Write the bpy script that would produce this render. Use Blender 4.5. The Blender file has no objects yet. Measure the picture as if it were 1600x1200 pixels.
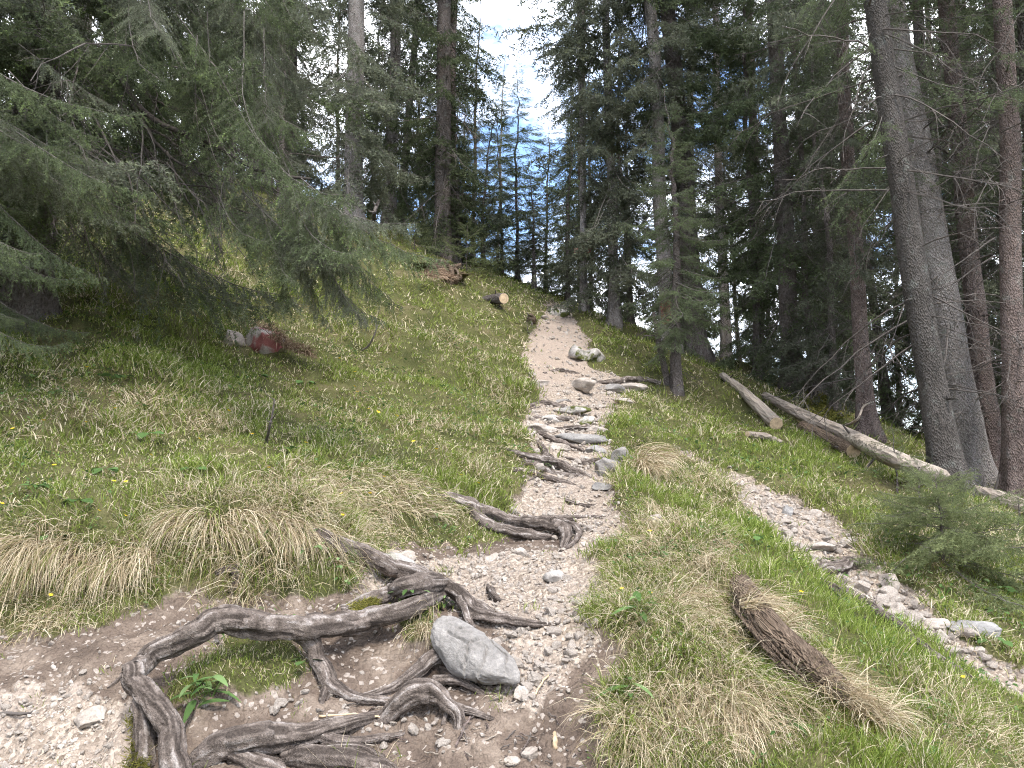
import bpy, bmesh, math, random
import numpy as np
from mathutils import Vector, Matrix, Euler

random.seed(7); RNG = np.random.default_rng(7)
SC = bpy.context.scene
COL = SC.collection

# ------------------------------------------------------------------ camera, sky, sun, exposure
IW, IH, FPX = 1600.0, 1200.0, 1209.0
PITCH = math.radians(6.0); CAMZ = 1.6
cam_data = bpy.data.cameras.new('camera'); cam = bpy.data.objects.new('camera', cam_data); COL.objects.link(cam)
cam.location = (0, 0, CAMZ); cam.rotation_euler = (math.pi/2 + PITCH, 0, 0)
cam_data.sensor_width = 36; cam_data.lens = 36*FPX/IW; cam_data.clip_start = 0.05; cam_data.clip_end = 3000
SC.camera = cam
SUN_EL, SUN_AZ = math.radians(57), math.radians(158)      # azimuth clockwise from +Y
world = bpy.data.worlds.new('World'); SC.world = world; world.use_nodes = True
wn, wl = world.node_tree.nodes, world.node_tree.links
wn.clear()
w_out = wn.new('ShaderNodeOutputWorld'); w_bg = wn.new('ShaderNodeBackground'); w_bg.inputs['Strength'].default_value = 0.13
w_sky = wn.new('ShaderNodeTexSky'); w_sky.sky_type = 'NISHITA'; w_sky.sun_disc = False
w_sky.sun_elevation = SUN_EL; w_sky.sun_rotation = SUN_AZ; w_sky.altitude = 1500; w_sky.dust_density = 0.6
w_tc = wn.new('ShaderNodeTexCoord'); w_map = wn.new('ShaderNodeMapping'); w_map.inputs['Scale'].default_value = (1, 1, 1.6)
w_map.inputs['Location'].default_value = (8.68, 8.142, 5.122)
w_n = wn.new('ShaderNodeTexNoise'); w_n.inputs['Scale'].default_value = 2.6; w_n.inputs['Detail'].default_value = 7; w_n.inputs['Roughness'].default_value = 0.6
w_r = wn.new('ShaderNodeValToRGB'); w_r.color_ramp.elements[0].position = 0.40; w_r.color_ramp.elements[1].position = 0.60
w_mix = wn.new('ShaderNodeMix'); w_mix.data_type = 'RGBA'
w_mix.inputs['B'].default_value = (11.5, 11.8, 12.3, 1)
wl.new(w_tc.outputs['Generated'], w_map.inputs['Vector']); wl.new(w_map.outputs['Vector'], w_n.inputs['Vector'])
wl.new(w_n.outputs['Fac'], w_r.inputs['Fac']); wl.new(w_r.outputs['Color'], w_mix.inputs['Factor'])
wl.new(w_sky.outputs['Color'], w_mix.inputs['A']); wl.new(w_mix.outputs['Result'], w_bg.inputs['Color']); wl.new(w_bg.outputs['Background'], w_out.inputs['Surface'])
sun_d = bpy.data.lights.new('sun', 'SUN'); sun = bpy.data.objects.new('sun', sun_d); COL.objects.link(sun)
sun_d.energy = 1.5; sun_d.angle = math.radians(12); sun_d.color = (1.0, 0.95, 0.87)
sd = Vector((math.sin(SUN_AZ)*math.cos(SUN_EL), math.cos(SUN_AZ)*math.cos(SUN_EL), math.sin(SUN_EL)))
sun.rotation_euler = sd.to_track_quat('Z', 'Y').to_euler(); sun.location = sd*50
vs = SC.view_settings; vs.view_transform = 'Standard'; vs.look = 'None'; vs.gamma = 1; vs.use_curve_mapping = False
vs.exposure = 1.95
SC.cycles.use_denoising = True; SC.cycles.denoising_input_passes = "RGB_ALBEDO_NORMAL"; SC.cycles.denoising_prefilter = "NONE"
SC.cycles.filter_width = 1.1; SC.cycles.max_bounces = 5; SC.cycles.diffuse_bounces = 3; SC.cycles.glossy_bounces = 1; SC.cycles.transmission_bounces = 3
SC.cycles.use_adaptive_sampling = True; SC.cycles.adaptive_threshold = 0.04; SC.cycles.adaptive_min_samples = 40; SC.cycles.caustics_reflective = False; SC.cycles.caustics_refractive = False

# ------------------------------------------------------------------ numeric helpers
def _hash(ix, iy, iz, seed):
    h = (ix.astype(np.int64)*374761393 + iy.astype(np.int64)*668265263 + iz.astype(np.int64)*2147483647 + seed*974634541) & 0xffffffff
    h = ((h ^ (h >> 13))*1274126177) & 0xffffffff
    h = ((h ^ (h >> 16))*2246822519) & 0xffffffff
    return ((h ^ (h >> 15)) & 0xffffff)/float(0xffffff)
def vnoise(x, y, z=None, seed=0):
    x = np.asarray(x, float); y = np.asarray(y, float); z = np.zeros_like(x) if z is None else np.asarray(z, float)
    ix, iy, iz = np.floor(x), np.floor(y), np.floor(z); fx, fy, fz = x-ix, y-iy, z-iz
    s = lambda t: t*t*t*(t*(t*6-15)+10)
    fx, fy, fz = s(fx), s(fy), s(fz); r = 0
    for a in (0, 1):
        for b in (0, 1):
            for c in (0, 1):
                r = r + _hash(ix+a, iy+b, iz+c, seed)*(fx if a else 1-fx)*(fy if b else 1-fy)*(fz if c else 1-fz)
    return r*2-1
def fbm(x, y, z=None, seed=0, octv=4, gain=.5):
    r, a, f = 0, 1., 1.
    for k in range(octv):
        r = r + a*vnoise(np.asarray(x)*f, np.asarray(y)*f, None if z is None else np.asarray(z)*f, seed+k*17); a *= gain; f *= 2.03
    return r
def smooth(a, b, t):
    t = np.clip((t-a)/(b-a), 0, 1); return t*t*(3-2*t)
CP, SP = math.cos(PITCH), math.sin(PITCH)
def unproject(u, v, d):
    u, v, d = np.asarray(u, float), np.asarray(v, float), np.asarray(d, float)
    x = (u-800)/FPX*d; up = (600-v)/FPX*d
    return np.stack([x, d*CP-up*SP, CAMZ+d*SP+up*CP], -1)
def project(p):
    p = np.asarray(p, float); rel = p-np.array([0, 0, CAMZ])
    d = rel[..., 1]*CP+rel[..., 2]*SP; up = -rel[..., 1]*SP+rel[..., 2]*CP
    return 800+rel[..., 0]/d*FPX, 600-up/d*FPX, d

# ------------------------------------------------------------------ terrain height
CPX = [(-300,1250,2.5),(0,1200,2.65),(200,1200,2.6),(400,1200,2.6),(640,1200,2.6),(900,1200,2.55),(1100,1200,2.5),(1300,1200,2.5),(1600,1200,2.75),(1900,1250,2.8),
 (0,1080,3.0),(200,1080,2.95),(400,1090,2.9),(640,1090,2.95),(850,1090,2.9),(960,1090,2.85),(1100,1080,2.85),(1300,1080,3.0),(1480,1090,3.3),(1600,1090,3.7),
 (-150,825,3.7),(-150,950,3.5),(0,950,3.55),(130,950,3.55),(230,925,3.6),(0,1015,3.25),(200,1010,3.2),(300,905,3.72),(400,915,3.75),(500,918,3.78),(350,985,3.3),(560,970,3.4),(740,960,3.5),(880,960,3.6),(980,960,3.4),(1100,960,3.5),(1220,940,3.8),(1330,930,4.6),(1430,960,4.4),(1530,1000,4.2),(1600,980,4.8),(1750,1000,4.6),
 (0,826,3.78),(120,835,3.78),(220,845,3.8),(0,780,4.0),(200,780,4.1),(300,805,3.95),(400,805,4.0),(490,820,4.05),(400,765,4.4),(560,790,4.75),(570,850,4.5),(600,905,4.05),(660,775,5.3),(665,848,4.95),(730,800,5.5),(740,845,5.1),(780,860,4.9),(900,850,5.0),(980,860,4.7),(1080,860,4.5),(1180,850,4.9),(1280,860,5.5),(1400,870,5.6),(1500,880,5.8),(1600,880,6.0),
 (-200,700,4.2),(0,700,4.6),(200,690,5.0),(400,700,5.4),(600,700,6.0),(760,720,6.6),(890,760,6.5),(980,770,6.3),(1060,770,6.3),(1120,745,7.2),(1200,770,6.9),(1300,780,7.2),(1400,770,7.6),(1500,765,8.6),(1600,785,8.4),
 (0,600,5.6),(200,580,6.3),(400,600,7.2),(600,600,8.4),(760,620,9.2),(890,690,8.0),(890,620,10),(980,660,8.8),(1060,680,9.0),(1150,680,9.6),(1250,690,9.8),(1350,690,11.5),(1480,735,10.5),(1600,750,11),
 (0,480,7.0),(200,470,8.0),(400,500,9.0),(600,500,11),(740,510,12.2),(830,540,12.8),(880,540,13),(970,560,12.8),(1057,612,12),(1150,600,13.5),(1240,602,15),(1300,640,15),
 (150,390,9.5),(350,400,11.5),(548,357,16.5),(620,420,14.5),(690,405,18),(760,450,16.5),(850,480,16),(905,488,18.5),(960,507,18),(1045,542,15.8),(1090,557,16)]
cpw = unproject(*np.array(CPX, float).T)
far = np.array([(-12,30,13),(0,30,8.6),(8,30,5),(16,30,1.5),(25,30,-2),(-20,20,13),(-12,10,7),(-8,4,3.6),(-8,0,2.5),(0,0,0),(0,-6,-.9),(8,0,-.6),(8,4,0),(12,8,.3),
  (14,14,.6),(20,20,-1),(0,60,12),(-25,60,24),(25,60,-5),(50,40,-10),(-50,30,26),(50,0,-8),(-50,0,20),(-50,60,32),(50,60,-10),(40,-20,-8),(-40,-20,14),(0,-20,-3)], float)
cpw = np.vstack([cpw, far])
def _tpsk(r2): return np.where(r2 > 1e-12, .5*r2*np.log(r2+1e-12), 0)
_n = len(cpw); _A = np.zeros((_n+3, _n+3)); _d2 = ((cpw[:, None, :2]-cpw[None, :, :2])**2).sum(-1)
_A[:_n, :_n] = _tpsk(_d2)+np.eye(_n)*0.004; _A[:_n, _n] = 1; _A[:_n, _n+1:] = cpw[:, :2]; _A[_n, :_n] = 1; _A[_n+1:, :_n] = cpw[:, :2].T
_b = np.zeros(_n+3); _b[:_n] = cpw[:, 2]; _w = np.linalg.solve(_A, _b)
def tps(x, y):
    x = np.clip(np.asarray(x, float), -55, 55); y = np.clip(np.asarray(y, float), -22, 62); sh = x.shape; x = x.ravel(); y = y.ravel(); out = np.empty(len(x))
    for i in range(0, len(x), 40000):
        X, Y = x[i:i+40000], y[i:i+40000]
        out[i:i+40000] = _tpsk((X[:, None]-cpw[:, 0])**2+(Y[:, None]-cpw[:, 1])**2)@_w[:_n]+_w[_n]+_w[_n+1]*X+_w[_n+2]*Y
    return out.reshape(sh)
_gx, _gy = np.arange(-14, 18.01, .07), np.arange(.5, 34.01, .07); _gz = tps(*np.meshgrid(_gx, _gy, indexing='ij'))
def tpsg(x, y):
    a = np.clip((x+14)/.07, 0, len(_gx)-1.001); b = np.clip((y-.5)/.07, 0, len(_gy)-1.001); i = a.astype(int); j = b.astype(int); a = a-i; b = b-j
    return (_gz[i, j]*(1-a)+_gz[i+1, j]*a)*(1-b)+(_gz[i, j+1]*(1-a)+_gz[i+1, j+1]*a)*b
def hit(u, v, h=0.0, hf=tpsg):
    u = np.atleast_1d(np.asarray(u, float)); v = np.atleast_1d(np.asarray(v, float)); h = np.broadcast_to(np.asarray(h, float), u.shape)
    lo = np.full(u.shape, np.nan); ds = np.geomspace(1.4, 45, 150); done = np.zeros(u.shape, bool); prev = None
    D = np.full(u.shape, 60.0)
    for k, d in enumerate(ds):
        p = unproject(u, v, d); g = p[..., 2]-hf(p[..., 0], p[..., 1])-h
        if prev is not None:
            c = (~done) & (g <= 0) & (prev > 0)
            D[c] = ds[k-1]+(d-ds[k-1])*prev[c]/(prev[c]-g[c]); done |= c
        prev = g
    return unproject(u, v, D), D

def world_poly(px):
    p = np.array(px, float); q, _ = hit(p[:, 0], p[:, 1]); return q[:, :2]
def sdf(poly, x, y):
    """signed distance, positive inside"""
    x = np.asarray(x, float); y = np.asarray(y, float); d2 = np.full(x.shape, 1e9); ins = np.zeros(x.shape, bool); n = len(poly)
    for i in range(n):
        ax, ay = poly[i]; bx, by = poly[(i+1) % n]; ex, ey = bx-ax, by-ay
        t = np.clip(((x-ax)*ex+(y-ay)*ey)/(ex*ex+ey*ey+1e-9), 0, 1); d2 = np.minimum(d2, (x-ax-ex*t)**2+(y-ay-ey*t)**2)
        c = ((ay > y) != (by > y)) & (x < (bx-ax)*(y-ay)/(by-ay+1e-12)+ax); ins ^= c
    return np.sqrt(d2)*np.where(ins, 1, -1)

PATH_PX = [(555,935),(650,885),(700,868),(790,862),(860,862),(895,850),(860,815),(800,800),(828,750),(842,712),(812,668),(835,625),(815,575),(808,545),(845,505),(848,478),(882,478),(905,510),(926,535),(925,570),(985,588),(1012,602),(968,640),(945,680),(955,720),(952,765),(988,800),(978,838),(935,880),(955,940),(925,1000),(880,1030),(830,1110),(790,1095),(772,1010),(800,985),(740,950),(640,940)]
GRAV_PX = [(-200,1080),(0,1078),(110,1058),(190,1088),(205,1130),(190,1260),(-250,1350)]
SOIL_PX = [(-200,1015),(0,1000),(130,985),(225,935),(290,905),(340,915),(420,930),(540,935),(575,905),(600,880),(660,850),(700,845),(790,850),(800,800),(828,750),(842,712),(812,668),(835,625),(815,575),(808,545),(845,505),(848,478),(882,478),(905,510),(926,535),(925,570),(985,588),(1012,602),(968,640),(945,680),(955,720),(952,765),(988,800),(978,838),(935,880),(955,940),(925,1000),(950,1030),(950,1090),(930,1200),(900,1400),(-300,1400)]
GULLY_PX = [(1045,712),(1110,742),(1160,790),(1205,840),(1262,893),(1310,932),(1430,1022),(1500,1062),(1600,1105),(1760,1180),(1760,1120),(1620,1065),(1545,1012),(1480,950),(1400,900),(1330,842),(1292,802),(1200,760),(1120,728),(1070,710)]
PINK_PX = [(812,590),(808,545),(845,500),(850,478),(880,478),(926,535),(920,585),(860,600)]
ARCH_PX = [(270,1060),(330,1015),(400,990),(455,1000),(490,1040),(500,1080),(440,1105),(360,1120),(290,1110)]
TUFT2_PX = [(620,950),(690,950),(690,1000),(660,1030),(625,1010)]
BANKS_PX = [[(-150,830),(0,830),(240,850),(262,930),(190,962),(0,985),(-150,990)],[(265,800),(430,790),(520,850),(540,915),(420,915),(280,895)],[(440,725),(640,735),(705,790),(690,845),(560,845),(460,800)],
  [(955,850),(1130,860),(1160,1000),(1110,1095),(985,1095),(945,980)],[(1060,1000),(1250,1060),(1300,1180),(1000,1250),(960,1150)],[(985,698),(1035,715),(1030,790),(990,765)],[(1000,800),(1100,810),(1130,870),(1010,860)],[(820,690),(780,720),(800,750),(830,735)],[(1260,840),(1350,880),(1290,820)]]
P_PATH, P_GRAV, P_SOIL, P_GULLY, P_PINK, P_ARCH, P_T2 = [world_poly(p) for p in (PATH_PX, GRAV_PX, SOIL_PX, GULLY_PX, PINK_PX, ARCH_PX, TUFT2_PX)]
P_BANKS = [world_poly(p) for p in BANKS_PX]
def masks(x, y):
    wob = fbm(x*3.1, y*3.1, seed=3, octv=4)*.10
    path = smooth(-.05, .10, sdf(P_PATH, x, y)+wob); grav = smooth(-.06, .12, sdf(P_GRAV, x, y)+wob)
    gully = smooth(-.06, .10, sdf(P_GULLY, x, y)+wob*1.1)
    patch = np.maximum(smooth(-.05, .08, sdf(P_ARCH, x, y)+wob*.6), smooth(-.03, .05, sdf(P_T2, x, y)+wob*.4))
    soil = smooth(-.06, .07, sdf(P_SOIL, x, y)+wob)*(1-patch)
    return dict(path=np.maximum(path, grav), gully=gully, soil=np.maximum(soil, np.maximum(path, gully)), pink=smooth(-.3, .2, sdf(P_PINK, x, y)+wob))
def bankmask(x, y):
    r = 0*x; w = fbm(x*4, y*4, seed=9)*.08
    for p in P_BANKS: r = np.maximum(r, smooth(-.12, .1, sdf(p, x, y)+w))
    return r
def height(x, y, m=None):
    x = np.asarray(x, float); y = np.asarray(y, float)
    if m is None: m = masks(x, y)
    r = np.sqrt(x*x+y*y); base = tps(x, y)
    bare = m['soil']; lump = fbm(x*1.3, y*1.3, seed=21, octv=3)*.06*np.clip(r/5, .5, 2)+(np.abs(fbm(x*3.2, y*3.2, seed=31, octv=2))*-.075+.03)+fbm(x*9, y*9, seed=32, octv=2)*.014
    rough = fbm(x*9, y*9, seed=41, octv=4, gain=.6)*.016
    return base + lump*(1-.75*bare) + .035*(1-bare) + rough*(.4+.9*bare) - .05*m['gully']

# ------------------------------------------------------------------ materials
def mat(name):
    m = bpy.data.materials.new(name); m.use_nodes = True; nt = m.node_tree; nt.nodes.clear()
    o = nt.nodes.new('ShaderNodeOutputMaterial'); return m, nt, o
def N(nt, t, **kw):
    n = nt.nodes.new(t)
    for k, v in kw.items():
        if k.startswith('i_'): n.inputs[k[2:].replace('_', ' ')].default_value = v
        else: setattr(n, k, v)
    return n
def ramp(nt, fac, stops):
    r = nt.nodes.new('ShaderNodeValToRGB'); e = r.color_ramp.elements
    while len(e) < len(stops): e.new(.5)
    for k, (p, c) in enumerate(stops): e[k].position = p; e[k].color = (*c, 1) if len(c) == 3 else c
    nt.links.new(fac, r.inputs['Fac']); return r.outputs['Color']
def noise(nt, vec, scale, detail=5, rough=.55):
    n = N(nt, 'ShaderNodeTexNoise', i_Scale=scale, i_Detail=detail, i_Roughness=rough); nt.links.new(vec, n.inputs['Vector']); return n.outputs['Fac']
def mixc(nt, f, a, b, mode='MIX'):
    m = N(nt, 'ShaderNodeMix', data_type='RGBA', blend_type=mode)
    for s, k in ((f, 'Factor'), (a, 'A'), (b, 'B')):
        if hasattr(s, 'node'): nt.links.new(s, m.inputs[k])
        elif k == 'Factor': m.inputs[k].default_value = s
        else: m.inputs[k].default_value = (*s, 1)
    return m.outputs['Result']
def math_(nt, op, a, b=0.0):
    m = N(nt, 'ShaderNodeMath', operation=op)
    for s, k in ((a, 0), (b, 1)):
        if hasattr(s, 'node'): nt.links.new(s, m.inputs[k])
        else: m.inputs[k].default_value = s
    return m.outputs[0]
def finish(nt, out, col, rough=.85, bump=None, bstr=.5, bdist=.02, spec=.25):
    b = N(nt, 'ShaderNodeBsdfPrincipled'); b.inputs['Roughness'].default_value = rough; b.inputs['Specular IOR Level'].default_value = spec
    if hasattr(col, 'node'): nt.links.new(col, b.inputs['Base Color'])
    else: b.inputs['Base Color'].default_value = (*col, 1)
    if bump is not None:
        bp = N(nt, 'ShaderNodeBump', i_Strength=bstr, i_Distance=bdist); nt.links.new(bump, bp.inputs['Height']); nt.links.new(bp.outputs['Normal'], b.inputs['Normal'])
    nt.links.new(b.outputs['BSDF'], out.inputs['Surface'])
def pos(nt): return N(nt, 'ShaderNodeNewGeometry').outputs['Position']
def objc(nt): return N(nt, 'ShaderNodeTexCoord').outputs['Object']
def attr(nt, name, inst=False):
    a = N(nt, 'ShaderNodeAttribute', attribute_name=name)
    if inst: a.attribute_type = 'INSTANCER'
    return a.outputs['Fac']

def mat_ground():
    m, nt, o = mat('hillside_ground'); p = pos(nt)
    turf = ramp(nt, noise(nt, p, 2.2), [(.3, (.04, .044, .015)), (.5, (.07, .07, .026)), (.7, (.11, .092, .048))])
    soil = ramp(nt, noise(nt, p, 5, 5, .65), [(.28, (.055, .04, .032)), (.5, (.12, .09, .07)), (.75, (.24, .19, .15))])
    vor = N(nt, 'ShaderNodeTexVoronoi', i_Scale=62.0); nt.links.new(p, vor.inputs['Vector'])
    vor2 = N(nt, 'ShaderNodeTexVoronoi', i_Scale=23.0); nt.links.new(p, vor2.inputs['Vector'])
    sep = N(nt, 'ShaderNodeSeparateColor'); nt.links.new(vor.outputs['Color'], sep.inputs['Color'])
    soil = mixc(nt, math_(nt, 'MULTIPLY', math_(nt, 'GREATER_THAN', sep.outputs['Red'], .93), .6), soil, (.36, .31, .27))
    gr = ramp(nt, sep.outputs['Green'], [(0, (.145, .112, .086)), (.5, (.25, .20, .158)), (1, (.37, .31, .252))])
    gr = mixc(nt, ramp(nt, noise(nt, p, 3, 3), [(.42, (0, 0, 0)), (.7, (.65, .65, .65))]), gr, (.27, .22, .185))
    brk = noise(nt, p, 18, 4, .65)
    gr = mixc(nt, math_(nt, 'MULTIPLY', attr(nt, 'pink'), .75), gr, mixc(nt, brk, (.21, .16, .125), (.36, .29, .235)))
    mp = ramp(nt, math_(nt, 'ADD', attr(nt, 'path'), math_(nt, 'MULTIPLY', math_(nt, 'SUBTRACT', brk, .5), 1.2)), [(.4, (0, 0, 0)), (.62, (1, 1, 1))])
    ms = ramp(nt, math_(nt, 'ADD', attr(nt, 'soil'), math_(nt, 'MULTIPLY', math_(nt, 'SUBTRACT', brk, .5), 1.0)), [(.38, (0, 0, 0)), (.6, (1, 1, 1))])
    c = mixc(nt, mp, mixc(nt, ms, turf, soil), gr)
    h = math_(nt, 'ADD', math_(nt, 'MULTIPLY', vor.outputs['Distance'], -.6), math_(nt, 'ADD', math_(nt, 'MULTIPLY', vor2.outputs['Distance'], -.5), noise(nt, p, 50, 2)))
    finish(nt, o, c, .95, h, .9, .02, .1); return m
def mat_rock(name, c0, c1, c2, crack=0.0, red=False, moss=0.0):
    m, nt, o = mat(name); p = objc(nt); oi = N(nt, 'ShaderNodeObjectInfo')
    ad = N(nt, 'ShaderNodeVectorMath', operation='ADD'); nt.links.new(p, ad.inputs[0]); nt.links.new(oi.outputs['Location'], ad.inputs[1]); p2 = ad.outputs[0]
    n1 = noise(nt, p2, 9, 8, .65); c = ramp(nt, n1, [(.3, c0), (.5, c1), (.72, c2)])
    c = mixc(nt, math_(nt, 'MULTIPLY', oi.outputs['Random'], .35), c, (.30, .255, .22))
    sp = noise(nt, p2, 70, 4, .7); c = mixc(nt, .35, c, ramp(nt, sp, [(.35, (.12, .11, .1)), (.65, (.62, .59, .56))]), 'OVERLAY')
    if moss: c = mixc(nt, ramp(nt, noise(nt, p2, 6, 5), [(.62-moss*.2, (0, 0, 0)), (.7-moss*.2, (1, 1, 1))]), c, (.07, .075, .02))
    if red: c = mixc(nt, ramp(nt, math_(nt, 'MULTIPLY', noise(nt, p, 5, 5), 1), [(.46, (0, 0, 0)), (.54, (.85, .85, .85))]), c, (.20, .045, .042))
    finish(nt, o, c, .9, math_(nt, 'ADD', math_(nt, 'MULTIPLY', n1, 1.2), sp), .55, .012, .2); return m
def mat_bark(name, c0, c1, c2, flake=75., lich=.35, stretch=.5):
    m, nt, o = mat(name); p = objc(nt)
    mp = N(nt, 'ShaderNodeMapping'); mp.inputs['Scale'].default_value = (1, 1, stretch); nt.links.new(p, mp.inputs['Vector']); q = mp.outputs['Vector']
    vor = N(nt, 'ShaderNodeTexVoronoi', i_Scale=flake, i_Randomness=1.0); nt.links.new(q, vor.inputs['Vector'])
    sep = N(nt, 'ShaderNodeSeparateColor'); nt.links.new(vor.outputs['Color'], sep.inputs['Color'])
    c = ramp(nt, noise(nt, q, 4, 8, .65), [(.3, c0), (.5, c1), (.72, c2)])
    c = mixc(nt, .35, c, ramp(nt, sep.outputs['Red'], [(0, c0), (1, c2)]))
    if lich: c = mixc(nt, ramp(nt, noise(nt, p, 7, 6, .6), [(.56, (0, 0, 0)), (.7, (lich, lich, lich))]), c, (.24, .25, .22))
    h = math_(nt, 'ADD', math_(nt, 'MULTIPLY', vor.outputs['Distance'], 1.8), noise(nt, q, 22, 5, .75))
    finish(nt, o, c, .95, h, .85, .018, .08); return m
def mat_leaf(name, stops, transl=.38, tint='tint', inst_tint=None, rough=.6):
    m, nt, o = mat(name); c = ramp(nt, attr(nt, tint), stops)
    oi = N(nt, 'ShaderNodeObjectInfo')
    hs = N(nt, 'ShaderNodeHueSaturation'); nt.links.new(c, hs.inputs['Color'])
    nt.links.new(math_(nt, 'ADD', math_(nt, 'MULTIPLY', oi.outputs['Random'], .5), .75), hs.inputs['Value'])
    c = hs.outputs['Color']
    d = N(nt, 'ShaderNodeBsdfDiffuse'); t = N(nt, 'ShaderNodeBsdfTranslucent'); nt.links.new(c, d.inputs['Color']); nt.links.new(c, t.inputs['Color'])
    mx = N(nt, 'ShaderNodeMixShader', i_Fac=transl); nt.links.new(d.outputs[0], mx.inputs[1]); nt.links.new(t.outputs[0], mx.inputs[2])
    nt.links.new(mx.outputs[0], o.inputs['Surface']); return m
def mat_grass():
    m, nt, o = mat('grass_blades'); t = attr(nt, 'along'); dry = attr(nt, 'dry'); rnd = attr(nt, 'tint')
    g = ramp(nt, rnd, [(0, (.07, .105, .018)), (.5, (.175, .225, .043)), (1, (.31, .365, .11))])
    g = mixc(nt, ramp(nt, t, [(0, (.75, .75, .75)), (.5, (0, 0, 0))]), g, (.20, .18, .075))
    s = ramp(nt, rnd, [(0, (.15, .105, .06)), (.5, (.38, .30, .19)), (1, (.66, .57, .42))])
    f = ramp(nt, math_(nt, 'ADD', dry, math_(nt, 'MULTIPLY', math_(nt, 'SUBTRACT', rnd, .5), .7)), [(.44, (0, 0, 0)), (.56, (1, 1, 1))])
    c = mixc(nt, f, g, s)
    d = N(nt, 'ShaderNodeBsdfDiffuse'); tr = N(nt, 'ShaderNodeBsdfTranslucent'); nt.links.new(c, d.inputs['Color']); nt.links.new(c, tr.inputs['Color'])
    mx = N(nt, 'ShaderNodeMixShader', i_Fac=.35); nt.links.new(d.outputs[0], mx.inputs[1]); nt.links.new(tr.outputs[0], mx.inputs[2]); nt.links.new(mx.outputs[0], o.inputs['Surface']); return m
def mat_plain(name, col, rough=.8, var=.0, scale=20):
    m, nt, o = mat(name)
    if var:
        n = noise(nt, objc(nt), scale, 5); c = ramp(nt, n, [(.3, tuple(x*(1-var) for x in col)), (.7, tuple(min(1, x*(1+var)) for x in col))]); finish(nt, o, c, rough, n, .4, .01, .15)
    else: finish(nt, o, col, rough, spec=.2)
    return m
def mat_root():
    m, nt, o = mat('weathered_root_wood'); t = attr(nt, 'ridge'); p = objc(nt)
    n = noise(nt, p, 22, 6, .7); n2 = noise(nt, p, 120, 3, .7)
    c = ramp(nt, n, [(.3, (.06, .047, .039)), (.5, (.135, .108, .092)), (.72, (.23, .19, .165))])
    c = mixc(nt, ramp(nt, t, [(.22, (.8, .8, .8)), (.5, (0, 0, 0))]), c, (.04, .031, .026))
    c = mixc(nt, ramp(nt, math_(nt, 'ADD', t, math_(nt, 'MULTIPLY', math_(nt, 'SUBTRACT', n, .5), .8)), [(.66, (0, 0, 0)), (.95, (.75, .75, .75))]), c, (.34, .30, .275))
    c = mixc(nt, .45, c, ramp(nt, n2, [(.3, (.1, .1, .1)), (.7, (.85, .85, .85))]), 'OVERLAY')
    finish(nt, o, c, .92, math_(nt, 'ADD', math_(nt, 'MULTIPLY', n, .8), n2), .9, .012, .12); return m
M = {}
M['ground'] = mat_ground(); M['grass'] = mat_grass(); M['root'] = mat_root()
M['lime'] = mat_rock('pale_limestone', (.19, .16, .135), (.31, .27, .235), (.46, .415, .37))
M['grey'] = mat_rock('grey_boulder_rock', (.12, .115, .11), (.20, .192, .185), (.30, .285, .27))
M['dolo'] = mat_rock('lichen_rock', (.16, .15, .14), (.33, .31, .29), (.5, .47, .45), moss=.6)
M['redrock'] = mat_rock('red_painted_rock', (.2, .185, .17), (.33, .3, .28), (.45, .42, .4), red=True)
M['bark'] = mat_bark('spruce_bark', (.055, .046, .04), (.105, .088, .079), (.17, .145, .132))
M['barkdark'] = mat_bark('dark_spruce_bark', (.04, .035, .031), (.078, .068, .061), (.125, .11, .10))
M['barkpale'] = mat_bark('pale_spruce_bark', (.10, .088, .08), (.20, .175, .16), (.32, .29, .27), lich=.5)
M['barkred'] = mat_bark('reddish_spruce_bark', (.06, .045, .04), (.14, .105, .092), (.23, .18, .16))
M['deadwood'] = mat_plain('dead_twig_wood', (.085, .072, .064), .9, .4, 12)
M['darklimb'] = mat_plain('dark_limb_wood', (.05, .042, .036), .9, .45, 14)
M['twiggrey'] = mat_plain('grey_branch_wood', (.10, .088, .077), .9, .4, 12)
M['logwood'] = mat_bark('weathered_log_wood', (.13, .105, .085), (.26, .215, .175), (.40, .34, .28), flake=25, lich=.3, stretch=.15)
M['rotwood'] = mat_bark('rotten_log_wood', (.035, .024, .018), (.12, .086, .062), (.27, .205, .15), flake=110, lich=.0, stretch=.05)
M['cut'] = mat_plain('cut_wood_face', (.42, .31, .2), .85, .3, 30)
M['redpaint'] = mat_plain('red_trail_paint', (.19, .065, .06), .9, .6, 18)
M['needle'] = mat_leaf('spruce_needles', [(0, (.06, .072, .042)), (.45, (.115, .136, .076)), (.8, (.145, .178, .085)), (1, (.20, .26, .09))])
M['needlegrey'] = mat_leaf('greyish_spruce_needles', [(0, (.085, .09, .066)), (.5, (.14, .15, .105)), (1, (.19, .21, .12))])
M['saplingneedle'] = mat_leaf('sapling_needles', [(0, (.085, .10, .048)), (.5, (.15, .17, .08)), (1, (.23, .26, .115))])
M['herb'] = mat_leaf('herb_leaves', [(0, (.055, .10, .032)), (.5, (.095, .155, .052)), (1, (.16, .22, .095))], .3)
M['mossblade'] = mat_leaf('moss_blades', [(0, (.05, .055, .012)), (.5, (.12, .115, .03)), (1, (.22, .19, .05))], .2)
M['deadgrass'] = mat_leaf('brown_dead_grass', [(0, (.10, .065, .045)), (.5, (.19, .13, .09)), (1, (.32, .24, .17))], .2)
M['moss'] = mat_plain('olive_moss', (.10, .095, .028), 1, .5, 40)
M['petal'] = mat_plain('yellow_petal', (.80, .52, .02), .6)
M['stem'] = mat_plain('green_stem', (.08, .15, .03), .7)
M['soil'] = mat_plain('dark_soil', (.07, .05, .038), 1, .5, 25)

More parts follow.
